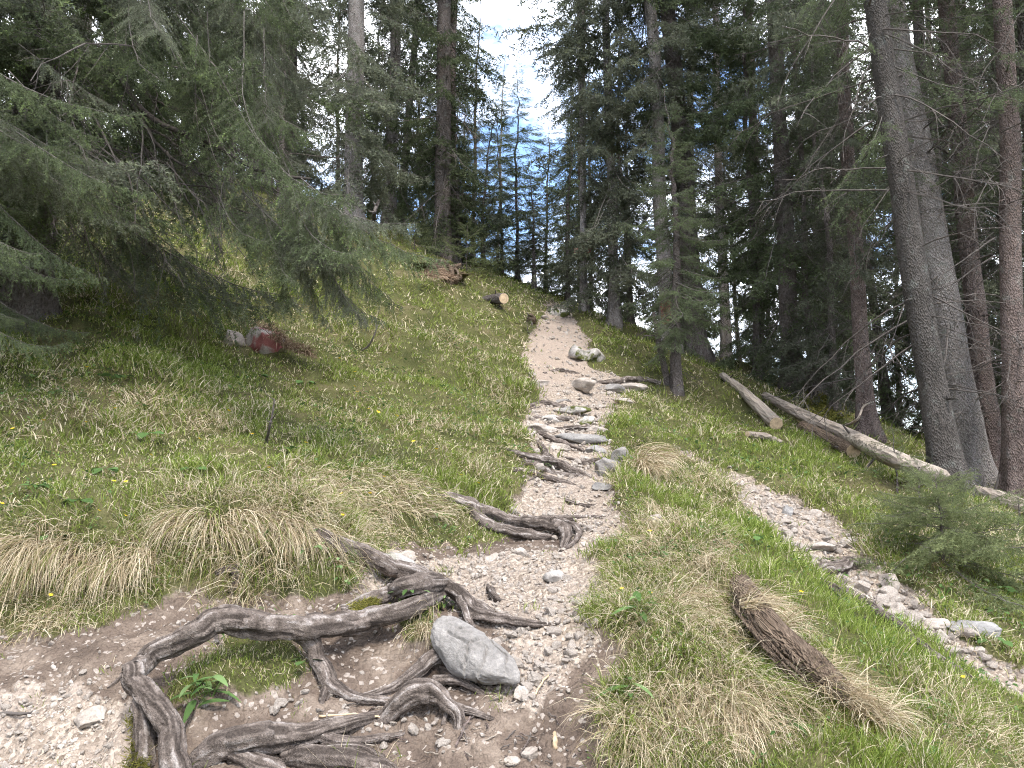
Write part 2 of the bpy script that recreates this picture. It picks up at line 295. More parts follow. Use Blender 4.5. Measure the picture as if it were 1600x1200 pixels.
# ------------------------------------------------------------------ mesh helpers
def mesh_from(name, V, F, mats, fmat=None, attrs=None, smoothf=False):
    """F: list of int arrays (n,3) or (n,4)"""
    V = np.asarray(V, np.float32); me = bpy.data.meshes.new(name); me.vertices.add(len(V)); me.vertices.foreach_set('co', V.ravel())
    F = [np.asarray(f, np.int32) for f in F if len(f)]
    loops = np.concatenate([f.ravel() for f in F]) if F else np.zeros(0, np.int32)
    sizes = np.concatenate([np.full(len(f), f.shape[1], np.int32) for f in F]) if F else np.zeros(0, np.int32)
    if len(sizes):
        me.loops.add(len(loops)); me.loops.foreach_set('vertex_index', loops); me.polygons.add(len(sizes))
        me.polygons.foreach_set('loop_start', np.concatenate([[0], np.cumsum(sizes)[:-1]]).astype(np.int32))
        if fmat is not None: me.polygons.foreach_set('material_index', np.asarray(fmat, np.int32))
        me.polygons.foreach_set('use_smooth', np.full(len(sizes), bool(smoothf)))
    for k, a in (attrs or {}).items():
        t = me.attributes.new(k, 'FLOAT', 'POINT'); t.data.foreach_set('value', np.asarray(a, np.float32))
    for m in mats: me.materials.append(m)
    me.update(calc_edges=True); return me
def link(name, me, parent=None, loc=None, rot=None, scale=None):
    o = bpy.data.objects.new(name, me); COL.objects.link(o); o.parent = parent
    if loc is not None: o.location = loc
    if rot is not None: o.rotation_euler = rot
    if scale is not None: o.scale = (scale,)*3 if np.isscalar(scale) else scale
    return o
def tag(o, label, cat, group=None, kind=None):
    o['label'] = label; o['category'] = cat
    if group: o['group'] = group
    if kind: o['kind'] = kind
    return o
def empty(name, loc, label, cat, group=None, rot=None):
    o = bpy.data.objects.new(name, None); COL.objects.link(o); o.location = loc; o.empty_display_size = .1
    if rot is not None: o.rotation_euler = rot
    return tag(o, label, cat, group)
def resample(P, n):
    P = np.asarray(P, float); k = len(P); t = np.linspace(0, k-1, n); i = np.clip(np.floor(t).astype(int), 0, k-2); f = (t-i)[:, None]
    g = lambda j: P[np.clip(j, 0, k-1)]
    p0, p1, p2, p3 = g(i-1), g(i), g(i+1), g(i+2)
    return .5*((2*p1)+(-p0+p2)*f+(2*p0-5*p1+4*p2-p3)*f**2+(-p0+3*p1-3*p2+p3)*f**3)
def sweep(P, R, ns=10, cap=True):
    """tube along P with radii R; returns verts, quads(+tri caps), (angle, along)"""
    P = np.asarray(P, float); n = len(P); T = np.gradient(P, axis=0); T /= np.linalg.norm(T, axis=1)[:, None]+1e-9
    ref = np.array([0, 0, 1.]) if abs(T[0][2]) < .9 else np.array([1., 0, 0])
    A = np.cross(T[0], ref); A /= np.linalg.norm(A); U = np.zeros((n, 3))
    for i in range(n):
        A = A-T[i]*A.dot(T[i]); A /= np.linalg.norm(A)+1e-9; U[i] = A
    Wv = np.cross(T, U); th = np.arange(ns)*2*math.pi/ns
    R = np.asarray(R, float); R = R[:, None] if R.ndim == 1 else R
    V = P[:, None]+R[..., None]*(np.cos(th)[None, :, None]*U[:, None]+np.sin(th)[None, :, None]*Wv[:, None])
    V = V.reshape(-1, 3); i, j = np.meshgrid(np.arange(n-1), np.arange(ns), indexing='ij'); i = i.ravel(); j = j.ravel(); j2 = (j+1) % ns
    Q = np.stack([i*ns+j, i*ns+j2, (i+1)*ns+j2, (i+1)*ns+j], 1); caps = np.zeros((0, 3), int)
    if cap:
        V = np.vstack([V, P[:1], P[-1:]]); a = n*ns; jj = np.arange(ns); j2 = (jj+1) % ns
        caps = np.vstack([np.stack([j2, jj, np.full(ns, a)], 1), np.stack([(n-1)*ns+jj, (n-1)*ns+j2, np.full(ns, a+1)], 1)])
    return V, Q, caps
class Buf:
    def __init__(s): s.V = []; s.T = []; s.Q = []; s.tm = []; s.qm = []; s.a = []; s.n = 0
    def add(s, V, T=None, Q=None, m=0, a=0.0):
        V = np.asarray(V, float); s.V.append(V)
        if T is not None and len(T): s.T.append(np.asarray(T)+s.n); s.tm.append(np.broadcast_to(np.asarray(m), (len(T),)))
        if Q is not None and len(Q): s.Q.append(np.asarray(Q)+s.n); s.qm.append(np.broadcast_to(np.asarray(m), (len(Q),)))
        s.a.append(np.broadcast_to(np.asarray(a, float), (len(V),))); s.n += len(V)
    def get(s):
        V = np.vstack(s.V); T = np.vstack(s.T) if s.T else np.zeros((0, 3), int); Q = np.vstack(s.Q) if s.Q else np.zeros((0, 4), int)
        tm = np.concatenate(s.tm) if s.tm else np.zeros(0, int); qm = np.concatenate(s.qm) if s.qm else np.zeros(0, int)
        return V, T, Q, tm, qm, np.concatenate(s.a)
    def mesh(s, name, mats, attrname='tint', smoothf=False):
        V, T, Q, tm, qm, a = s.get()
        return mesh_from(name, V, [T, Q], mats, np.concatenate([tm, qm]), {attrname: a}, smoothf)
def orient(V, P, N_):
    return V

# ------------------------------------------------------------------ hillside, footpath, gully (one height field cut by surface)
th_front = np.radians(np.arange(-46, 46.01, .23)); th_rest = np.radians(np.concatenate([np.arange(-180, -46, 4.0), np.arange(50, 180, 4.0)]))
TH = np.sort(np.concatenate([th_front, th_rest])); RR = np.concatenate([[0.0], np.geomspace(.6, 30, 300), np.geomspace(33, 900, 26)])
tg, rg = np.meshgrid(TH, RR, indexing='ij'); gx, gy = np.sin(tg)*rg, np.cos(tg)*rg
gm = masks(gx, gy); gz = height(gx, gy, gm); nT, nR = gx.shape
i, j = np.meshgrid(np.arange(nT), np.arange(nR-1), indexing='ij'); i = i.ravel(); j = j.ravel(); i2 = (i+1) % nT
GQ = np.stack([i*nR+j, i*nR+j+1, i2*nR+j+1, i2*nR+j], 1); GV = np.stack([gx, gy, gz], -1).reshape(-1, 3)
fl = {k: v.ravel() for k, v in gm.items()}
fp = fl['path'][GQ].mean(1); fg = fl['gully'][GQ].mean(1); fs = fl['soil'][GQ].mean(1)
cls = np.where(fg > .5, 2, np.where(fp > .5, 1, np.where(fs > .5, 3, 0)))
for c, nm in ((0, 'hillside'), (1, 'footpath'), (2, 'gravel_gully'), (3, 'bare_earth')):
    q = GQ[cls == c]; used, inv = np.unique(q.ravel(), return_inverse=True)
    me = mesh_from(nm, GV[used], [inv.reshape(-1, 4)], [M['ground']], attrs={'path': np.maximum(fl['path'], fl['gully'])[used], 'soil': fl['soil'][used], 'pink': fl['pink'][used]}, smoothf=True)
    o = link(nm, me); o['kind'] = 'structure'
_hx, _hy = np.arange(-9, 9.01, .05), np.arange(1.2, 22.01, .05); _hz = height(*np.meshgrid(_hx, _hy, indexing='ij'))
def hgrid(x, y):
    a = (x+9)/.05; b = (y-1.2)/.05; out = (a < 0) | (b < 0) | (a > len(_hx)-1.01) | (b > len(_hy)-1.01); a = np.clip(a, 0, len(_hx)-1.01); b = np.clip(b, 0, len(_hy)-1.01); i = a.astype(int); j = b.astype(int); a = a-i; b = b-j
    return np.where(out, tpsg(x, y)+.03, (_hz[i, j]*(1-a)+_hz[i+1, j]*a)*(1-b)+(_hz[i, j+1]*(1-a)+_hz[i+1, j+1]*a)*b)
def GV_(u, v, h): return hit(np.asarray(u, float), np.asarray(v, float), h, hgrid)
def G(u, v, h=0.0):
    """world point on the finished ground (plus h) seen at photo pixel u, v"""
    p, d = GV_([u], [v], [h]); return p[0], float(d[0])
def ground_z(x, y): return float(height(np.array([x]), np.array([y]))[0])
def GP(rows):
    """rows of (u, v, h, radius_px) -> points, radii"""
    q = np.array(rows, float); P, d = GV_(q[:, 0], q[:, 1], q[:, 2]); return P, q[:, 3]*d/FPX
def normal_at(x, y, e=.1):
    x = np.asarray(x, float); y = np.asarray(y, float)
    n = np.stack([-(tpsg(x+e, y)-tpsg(x-e, y))/(2*e), -(tpsg(x, y+e)-tpsg(x, y-e))/(2*e), np.ones_like(x)], -1); return n/np.linalg.norm(n, axis=-1, keepdims=True)

# ------------------------------------------------------------------ spruce building blocks
UP = np.array([0, 0, 1.])
def ribbon_tris(P, w):
    """thin 3-sided stick along polyline P (n,3) tapering from w"""
    n = len(P); V, Q, C = sweep(P, np.linspace(w, w*.3, n), 3, cap=False); return V, Q
def needles(rng, P0, P1, tint, nl, nw, sp):
    d = P1-P0; L = np.linalg.norm(d, axis=1); n = np.maximum(1, np.round(L/sp)).astype(int); idx = np.repeat(np.arange(len(L)), n); m = len(idx)
    ax = d[idx]/(L[idx][:, None]+1e-9); t = rng.random(m); p = P0[idx]+d[idx]*t[:, None]
    r = rng.normal(size=(m, 3)); r -= ax*(r*ax).sum(1)[:, None]; r /= np.linalg.norm(r, axis=1)[:, None]+1e-9
    r[:, 2] += .25
    dr = ax*.62+r*.8; dr /= np.linalg.norm(dr, axis=1)[:, None]; ln = nl*rng.uniform(.7, 1.25, m)
    w = np.cross(dr, rng.normal(size=(m, 3))); w /= np.linalg.norm(w, axis=1)[:, None]+1e-9; w *= nw*.5
    V = np.stack([p-w, p+w, p+dr*ln[:, None]], 1).reshape(-1, 3); T = np.arange(3*m).reshape(-1, 3)
    return V, T, np.repeat(np.clip(tint[idx]+rng.normal(0, .06, m), 0, 1), 3)
def branch_template(seed, L, droop, nl, nw, sp, step=.11, comb=.8, full=1.0, woodw=.012, tipup=.45, green=.3, tw=.07, strip=False, tlen=(.06, .17)):
    rng = np.random.default_rng(seed); B = Buf()
    n = 12; t = np.linspace(0, 1, n); yw = np.cumsum(rng.normal(0, .018*L, n)); zw = np.cumsum(rng.normal(0, .01*L, n))
    P = np.stack([L*t*(1-.06*t), yw*t, L*(-droop*(t-tipup*t**3))+zw*t], 1)
    V, Q, C = sweep(P, np.linspace(woodw, .002, n), 4, cap=False); B.add(V, None, Q, 1, .3)
    S0, S1, ST = [], [], []; t0 = .12; side = 1
    ts = np.arange(t0, .985, step/L/2)
    for tt in ts:
        if rng.random() > full: side = -side; continue
        f = tt*(n-1); i = min(int(f), n-2); p0 = P[i]+(P[i+1]-P[i])*(f-i); tan = P[i+1]-P[i]; tan /= np.linalg.norm(tan)
        sd = np.cross(tan, UP); sd /= np.linalg.norm(sd)+1e-9; sd *= side; side = -side
        bl = max(.10, L*.36*min(1, (tt+.12)*2.2)*(1-tt)**.75)*rng.uniform(.6, 1.25); ang = rng.uniform(.7, 1.1)
        dr = tan*math.cos(ang)+sd*math.sin(ang)+UP*rng.uniform(-.35, .1); dr /= np.linalg.norm(dr)
        k = 6; s = np.linspace(0, 1, k)[:, None]; hang = rng.uniform(.25, .75)*comb
        Pb = p0+dr*s*bl-UP*(hang*bl*s**1.8)+rng.normal(0, .012*bl, (k, 3))*s
        if strip:
            wv = UP*woodw*.3; B.add(np.stack([Pb[0]-wv, Pb[0]+wv, Pb[3]+wv*.6, Pb[3]-wv*.6, Pb[5]]), [[3, 2, 4]], [[0, 1, 2, 3]], 1, .3)
        else:
            V, Q = ribbon_tris(Pb[::2], woodw*.32); B.add(V, None, Q, 1, .3)
        base = rng.uniform(.15, .55)
        for a in range(k-1):
            if a == 0 and bl > .3: continue
            S0.append(Pb[a]); S1.append(Pb[a+1]); ST.append(base+(green if a == k-2 else 0))
        m = int(bl/tw)
        for q in range(m):
            sq = (q+.7)/m*.95; ff = sq*(k-1); a = min(int(ff), k-2); pp = Pb[a]+(Pb[a+1]-Pb[a])*(ff-a)
            tl = rng.uniform(*tlen)*(1.15-.5*sq); s2 = np.cross(dr, UP)*(1 if q % 2 else -1)
            dd = dr*.55+s2*rng.uniform(.3, .8)-UP*rng.uniform(.2, 1.0)*comb; dd /= np.linalg.norm(dd)
            S0.append(pp); S1.append(pp+dd*tl); ST.append(base+rng.uniform(-.1, .12)+green*.5*(rng.random() < .25))
    V, T, a = needles(rng, np.array(S0), np.array(S1), np.clip(np.array(ST), 0, 1), nl, nw, sp); B.add(V, T, None, 0, a)
    return B.get()
def dead_template(seed, L, droop=.25, w=.012, subs=7):
    rng = np.random.default_rng(seed); B = Buf(); n = 9; t = np.linspace(0, 1, n)
    P = np.stack([L*t, np.cumsum(rng.normal(0, .03*L, n))*t, L*(-droop*t**1.4)+np.cumsum(rng.normal(0, .025*L, n))*t], 1)
    V, Q, _ = sweep(P, np.linspace(w, .0025, n), 4, cap=False); B.add(V, None, Q)
    for k in range(subs):
        tt = rng.uniform(.25, .97); f = tt*(n-1); i = min(int(f), n-2); p0 = P[i]+(P[i+1]-P[i])*(f-i); tan = (P[i+1]-P[i]); tan /= np.linalg.norm(tan)
        sd = np.cross(tan, UP)*(1 if k % 2 else -1); dr = tan*.7+sd*rng.uniform(.4, 1)+UP*rng.uniform(-.8, .25); dr /= np.linalg.norm(dr); bl = L*rng.uniform(.15, .4)*(1.1-.5*tt)
        s = np.linspace(0, 1, 5)[:, None]; Pb = p0+dr*s*bl-UP*.25*bl*s**2+np.cumsum(rng.normal(0, .03*bl, (5, 3)), 0)*s
        V, Q = ribbon_tris(Pb, w*.4); B.add(V, None, Q)
        for q in range(3):
            a = rng.integers(1, 5); d2 = dr*.5+rng.normal(0, .6, 3)-UP*.3; d2 /= np.linalg.norm(d2); b2 = bl*rng.uniform(.2, .5)
            V, Q = ribbon_tris(np.stack([Pb[a], Pb[a]+d2*b2*.5+rng.normal(0, .01, 3), Pb[a]+d2*b2]), w*.22); B.add(V, None, Q)
    return B.get()
FAR = [branch_template(100+k, 2.0, .30+.12*(k % 3), .090, .027, .036, .13, .9, .78, tw=.055, strip=True, tlen=(.1, .26)) for k in range(6)]
FINE = [branch_template(115+k, 2.0, .34+.12*(k % 3), .045, .011, .017, .12, .9, .8, tw=.055, strip=True, tlen=(.08, .22)) for k in range(4)]
TOP = [branch_template(130+k, 1.6, .2, .14, .05, .09, .18, .6, .9, tw=.08, strip=True, tlen=(.1, .24)) for k in range(3)]
MID = [branch_template(160+k, 1.4, .22+.08*(k % 3), .040, .010, .014, .09, .7, .95, tw=.045, strip=True) for k in range(5)]
SHORT = [branch_template(190+k, .7, .12+.1*(k % 2), .032, .007, .009, .08, .5, 1, .006, tw=.05, strip=True) for k in range(4)]
SPARSE = [branch_template(210+k, .8, .10+.12*(k % 3), .026, .0065, .0055, .07, .35, .95, .005, green=.2, tw=.05) for k in range(5)]
NEAR = [branch_template(240+k, 2.6, .40+.1*(k % 3), .030, .0098, .0088, .085, 1.0, .92, .009, green=.38, tw=.040, tlen=(.06, .17)) for k in range(6)]
DEAD = [dead_template(300+k, 1.2, .15+.15*(k % 3), .009, 6) for k in range(6)]
def put(B, tpl, o, az, pitch, roll, s):
    V, T, Q, tm, qm, a = tpl
    R = np.array(Matrix.Rotation(az, 3, 'Z') @ Matrix.Rotation(-pitch, 3, 'Y') @ Matrix.Rotation(roll, 3, 'X'))
    W = (V*s)@R.T+np.asarray(o); n0 = B.n
    B.add(W, T, None, tm if len(T) else 0, a)
    if len(Q): B.Q.append(Q+n0); B.qm.append(qm)
def crown_mesh(name, seed, H, z0, Lmax, spacing=.42, per=4.5, lod=FAR, baseL=2.0, topz=14, pitch0=-.12, pitch1=.35, shape=1.1, mats=None, keep=1.0, rtrunk=.12, azbias=None):
    rng = np.random.default_rng(seed); B = Buf(); z = z0
    while z < H-.15:
        f = (z-z0)/(H-z0); L = Lmax*max(.06, (1-f**shape))**.85*(.72+.28*min(1, f*5+.2))
        for k in range(int(per+rng.random())):
            if rng.random() > keep*(.35 if z > topz else 1): continue
            l = L*rng.uniform(.55, 1.12); az = rng.uniform(0, 2*math.pi); pt = pitch0+(pitch1-pitch0)*f+rng.normal(0, .09)
            if z > topz: tp, bl = TOP[rng.integers(len(TOP))], 1.6
            elif l < baseL*.33 and lod is not FAR: tp, bl = SHORT[rng.integers(len(SHORT))], .7
            else: tp, bl = lod[rng.integers(len(lod))], baseL
            r = rtrunk*(1-f)*.6; zz = z+rng.normal(0, spacing*.3)
            put(B, tp, (math.cos(az)*r, math.sin(az)*r, zz), az, pt, rng.normal(0, .2), l/bl)
        z += spacing*rng.uniform(.75, 1.25)*(1-.45*f)
    return B.mesh(name, mats or [M['needle'], M['twiggrey']])
def dead_mesh(name, seed, za, zb, Lmax, count, r):
    rng = np.random.default_rng(seed); B = Buf()
    for k in range(count):
        z = rng.uniform(za, zb); az = rng.uniform(0, 2*math.pi); put(B, DEAD[rng.integers(len(DEAD))], (math.cos(az)*r*.8, math.sin(az)*r*.8, z), az, rng.normal(-.12, .28), rng.uniform(-.5, .5), Lmax*rng.uniform(.3, 1.1)/1.2)
    return B.mesh(name, [M['deadwood']])
def trunk_mesh(name, seed, H, r, material, flare=1.5, ns=16, stubs=14, wob=.02):
    rng = np.random.default_rng(seed); z = np.concatenate([np.linspace(-.5, 1.2, 12), np.linspace(1.5, H, 34)]); n = len(z)
    wx = np.cumsum(rng.normal(0, wob, n)); wy = np.cumsum(rng.normal(0, wob, n)); wx -= wx[5]; wy -= wy[5]
    P = np.stack([wx*np.clip(z/4, 0, 1), wy*np.clip(z/4, 0, 1), z], 1)
    R = r*np.clip(1-z/H, .03, 1)**.75*(1+(flare-1)*np.exp(-np.clip(z+.05, 0, 9)*3.2)); R = np.minimum(R, r*flare)
    a = np.arange(ns)*2*math.pi/ns; A, Z = np.meshgrid(a, z)
    lob = 1+np.exp(-np.clip(Z, 0, 9)*2.5)*.30*np.sin(A*rng.integers(4, 6)+rng.uniform(0, 6)+Z*.5)+.05*vnoise(np.cos(A)*3+seed, np.sin(A)*3, Z*2.2, seed=seed)+.045*vnoise(np.cos(A)*8, np.sin(A)*8, Z*9, seed=seed+1)
    V, Q, C = sweep(P, R[:, None]*lob, ns); B = Buf(); B.add(V, C, Q)
    for k in range(stubs):
        zz = rng.uniform(.8, min(H*.45, 9)); az = rng.uniform(0, 6.28); i = np.searchsorted(z, zz); rr = R[min(i, n-1)]; c = P[min(i, n-1)]
        d = np.array([math.cos(az), math.sin(az), rng.uniform(-.4, .2)]); l = rng.uniform(.04, .16); p0 = np.array([c[0], c[1], zz])+d*rr*.8
        V, Q, C = sweep(np.stack([p0, p0+d*l*.6, p0+d*(l+.1*rr)]), np.array([.018, .013, .007])*rng.uniform(.6, 1.2), 5); B.add(V, C, Q)
    return B.mesh(name, [material], smoothf=True)
GN_, GG_ = [M['needle'], M['twiggrey']], [M['needlegrey'], M['twiggrey']]
CROWN = {
 'full0': crown_mesh('spruce_crown', 11, 23, 1.3, 2.6, mats=GG_, keep=.80, pitch0=-.35), 'full1': crown_mesh('spruce_crown', 12, 21, .9, 2.4, mats=GN_, keep=.75, pitch0=-.4),
 'high0': crown_mesh('spruce_crown', 13, 24, 4.5, 2.4, mats=GN_, keep=.66, pitch0=-.3), 'high1': crown_mesh('spruce_crown', 14, 22, 3.0, 2.2, mats=GG_, keep=.62, pitch0=-.3),
 'highfine': crown_mesh('spruce_crown', 18, 24, 4.2, 2.0, lod=FINE, baseL=2.0, topz=9.5, mats=GN_, keep=.5, pitch0=-.35),
 'mid0': crown_mesh('spruce_crown', 15, 11, .7, 1.8, spacing=.36, mats=GN_, pitch0=-.3, keep=.85), 'mid1': crown_mesh('spruce_crown', 16, 9, .5, 1.6, spacing=.36, mats=GG_, pitch0=-.25, keep=.75),
 'young': crown_mesh('young_spruce_crown', 17, 4.8, .9, 1.15, spacing=.22, per=6.2, lod=MID, baseL=1.4, mats=GN_, pitch0=-.3, pitch1=.4, shape=1.5, rtrunk=.06),
}
DEADM = {0: dead_mesh('dead_branches', 51, .8, 6.5, 1.5, 46, .16), 1: dead_mesh('dead_branches', 52, 1.0, 8.5, 1.9, 70, .2), 2: dead_mesh('dead_branches', 53, .5, 4, 1.2, 36, .1)}
tree_n = [0]
def tree(u, v, wpx, crown, H, label, bark='bark', dead=0, lean=0.0, leanf=0.0, rz=None, group=None, name='spruce_tree', scale=1.0, xyz=None, r=None, flare=1.75, cat='tree'):
    tree_n[0] += 1; k = tree_n[0]; rng = random.Random(k*13)
    if xyz is None: p, d = G(u, v); r = wpx*d/FPX/2
    else: p = np.array([xyz[0], xyz[1], ground_z(*xyz)])
    e = empty(name, tuple(p), label, cat, group, rot=(leanf, lean, 0))
    link('trunk', trunk_mesh('trunk', k, H, r, M[bark], flare), e)
    a = rng.uniform(0, 6.28) if rz is None else rz
    if crown: link('crown', CROWN[crown], e, rot=(0, 0, a), scale=scale)
    if dead is not None: link('dead_branches', DEADM[dead], e, rot=(0, 0, a+1), scale=max(.6, min(1.2, r/.18)))
    return e
tree(550, 357, 30, 'full0', 23, 'tall grey spruce on the left hilltop, straight trunk beside thin dead sapling', 'barkpale', 0, rz=.4)
tree(690, 402, 27, 'full1', 22, 'tall spruce behind the uprooted stump, twin-looking trunk left of the sky gap', 'bark', 0, rz=2)
tree(706, 398, 16, None, 20, 'thin second trunk pressed against the tall spruce behind the stump', 'barkred', 0)
tree(912, 487, 11, 'high1', 18, 'slender pale trunk at the top of the path with a red mark', 'barkpale', 2, rz=1)
tree(960, 507, 16, 'full0', 22, 'grey spruce trunk just right of the slender marked tree above the path', 'barkpale', 2, rz=3.3)
tA = tree(1045, 541, 24, 'high1', 22, 'pale spruce trunk with large red paint mark beside the path', 'barkpale', 2, rz=4.2, lean=-.05)
tree(1088, 557, 32, 'high0', 24, 'thick spruce trunk right behind the small dark spruce', 'bark', 0, rz=5, lean=-.04)
tree(1057, 612, 17, 'young', 5, 'small dense dark spruce standing alone right of the stepped path', 'bark', 2, rz=1.3, name='young_spruce', flare=1.2)
tree(1240, 603, 29, 'full1', 22, 'spruce trunk behind the upper end of the fallen logs', 'bark', 0, rz=.7, lean=-.03)
tree(1185, 590, 12, 'mid0', 9.5, 'full drooping green spruce above the short sawn log', 'bark', None, rz=.9, scale=.85)
tree(1305, 648, 12, 'mid1', 8, 'full green spruce behind the long log, left of the reddish trunk', 'bark', None, rz=2.1, scale=.9)
tree(1270, 622, 11, 'mid1', 10, 'thin spruce trunk right of the logs in the shade', 'bark', 2, rz=2.7)
tree(1355, 682, 25, 'high1', 20, 'reddish spruce trunk standing behind the long fallen log', 'barkred', 1, rz=.2, lean=-.02)
tree(1392, 668, 16, 'mid0', 13, 'dark slim trunk tilting left over the long fallen log', 'bark', 2, rz=1.9, lean=-.12)
tree(1485, 765, 43, 'highfine', 24, 'very thick dark spruce trunk leaning left, front of the right pair', 'barkdark', 1, rz=3.9, lean=-.115)
tree(1526, 756, 47, 'highfine', 24, 'thick pale lit spruce trunk leaning left behind the dark one', 'barkpale', 1, rz=5.2, lean=-.112, flare=1.4)
tree(1556, 752, 32, 'highfine', 22, 'reddish spruce trunk just right of the thick leaning pair', 'barkred', 1, rz=.9, lean=-.045)
tree(1592, 768, 34, 'highfine', 23, 'large reddish spruce trunk at the right picture edge', 'barkred', 1, rz=2.2)
tree(1660, 770, 40, 'highfine', 22, 'spruce at the far right just outside the thick trunks', 'bark', 1, rz=4.4)
# stands behind
ORD = ['first', 'second', 'third', 'fourth', 'fifth', 'sixth', 'seventh', 'eighth', 'ninth', 'tenth', 'eleventh', 'twelfth', 'thirteenth', 'fourteenth', 'fifteenth', 'sixteenth']
def stand(pts, crowns, label, group, hs=(17, 24)):
    rng = random.Random(len(pts)*7+3); near = sorted(pts, key=lambda p: p[1]); k3 = (len(pts)+2)//3
    rows = {p: ('front', 'middle', 'back')[min(2, i//k3)] for i, p in enumerate(near)}
    for (x, y) in pts:
        c = rng.choice(crowns); mid = c.startswith('mid'); row = rows[(x, y)]; order = sorted([p for p in pts if rows[p] == row], key=lambda p: p[0]/p[1]).index((x, y))
        tree(0, 0, 0, c, rng.uniform(9, 11) if mid else rng.uniform(*hs), '%s spruce from the left in the %s row %s' % (ORD[order], row, label), rng.choice(['bark', 'barkpale', 'barkred']), 2 if mid else rng.choice([0, 1]), rng.gauss(0, .02), rng.gauss(0, .02), None, group, xyz=(x, y), r=rng.uniform(.06, .10) if mid else rng.uniform(.11, .19), scale=rng.uniform(.85, 1.1))
stand([(-6.2,20),(-8.5,17.5),(-9.5,23),(-4.4,23.5),(-2.2,25),(-12,19),(-14,25),(-6.5,28),(-10.5,30),(-3.6,31),(-17,22),(-7.2,14.6),(-10,13.5),(-5.4,18.2),(-8.2,20.5),(-12.5,15.5),(-15,19),(-4.9,15.9),(-6.3,16.6),(-3.3,20.2),(-9.2,15.6),(-4.0,27),(-11.5,26),(-7.8,24)], ['full0','full1','mid1','mid0'], 'on the left hilltop', 'spruces on the left hilltop')
stand([(-1.3,25),(-1.9,21.5),(2.2,30),(-2.6,36),(-.6,31)], ['mid0','mid1'], 'of small trees below the sky gap', 'small spruces below the sky gap')
stand([(2.2,23.5),(3.4,22),(2.9,28),(4.6,20.5),(5.6,24),(4.2,31),(7.4,22),(6.4,28),(3.9,25),(5.2,18.6),(6.3,19.6),(6.2,32)], ['mid0','full1','high1','full0','mid1'], 'behind the red-marked trunk', 'spruces behind the marked trunk')
stand([(7.0,17.5),(8.6,15.6),(8.2,20),(10.2,18.5),(9.6,13.4),(11.6,15.2),(12.5,20),(10.5,24),(13.8,17),(9,28),(14,25),(16,21),(12,30),(17,28),(8.6,12.2),(12.2,12.6),(15.5,14.5),(19,18),(20,25),(24,22),(22,31),(11,34),(18,36),(13.6,22.3),(11.2,27.4),(7.8,18.8),(11,17),(7.6,25.5),(13,14.2),(15.5,18.5)], ['high0','high1','mid0','full1','mid1','full0'], 'of the shady wood behind the logs', 'spruces in the shady right wood')
for k, (x_, y_, s_, c_) in enumerate([(-.75,19.6,.5,'mid1'),(.15,21,.58,'mid0'),(1.0,22.6,.62,'mid1'),(-1.3,18.6,.42,'mid0'),(.55,19.2,.36,'mid1'),(1.5,20.6,.5,'mid0'),(-.3,23,.62,'mid1')]):
    tree(0, 0, 0, c_, 11*s_ if c_ == 'mid0' else 9*s_, '%s feathery young spruce from the left at the crest below the sky gap' % ORD[sorted([-.75/19.6, .15/21, 1/22.6, -1.3/18.6, .55/19.2, 1.5/20.6, -.3/23]).index(x_/y_)], 'bark', None, 0, 0, None, 'young spruces at the path crest', 'young_spruce', (s_*1.7, s_*1.7, s_*1.05), xyz=(x_, y_), r=.05)
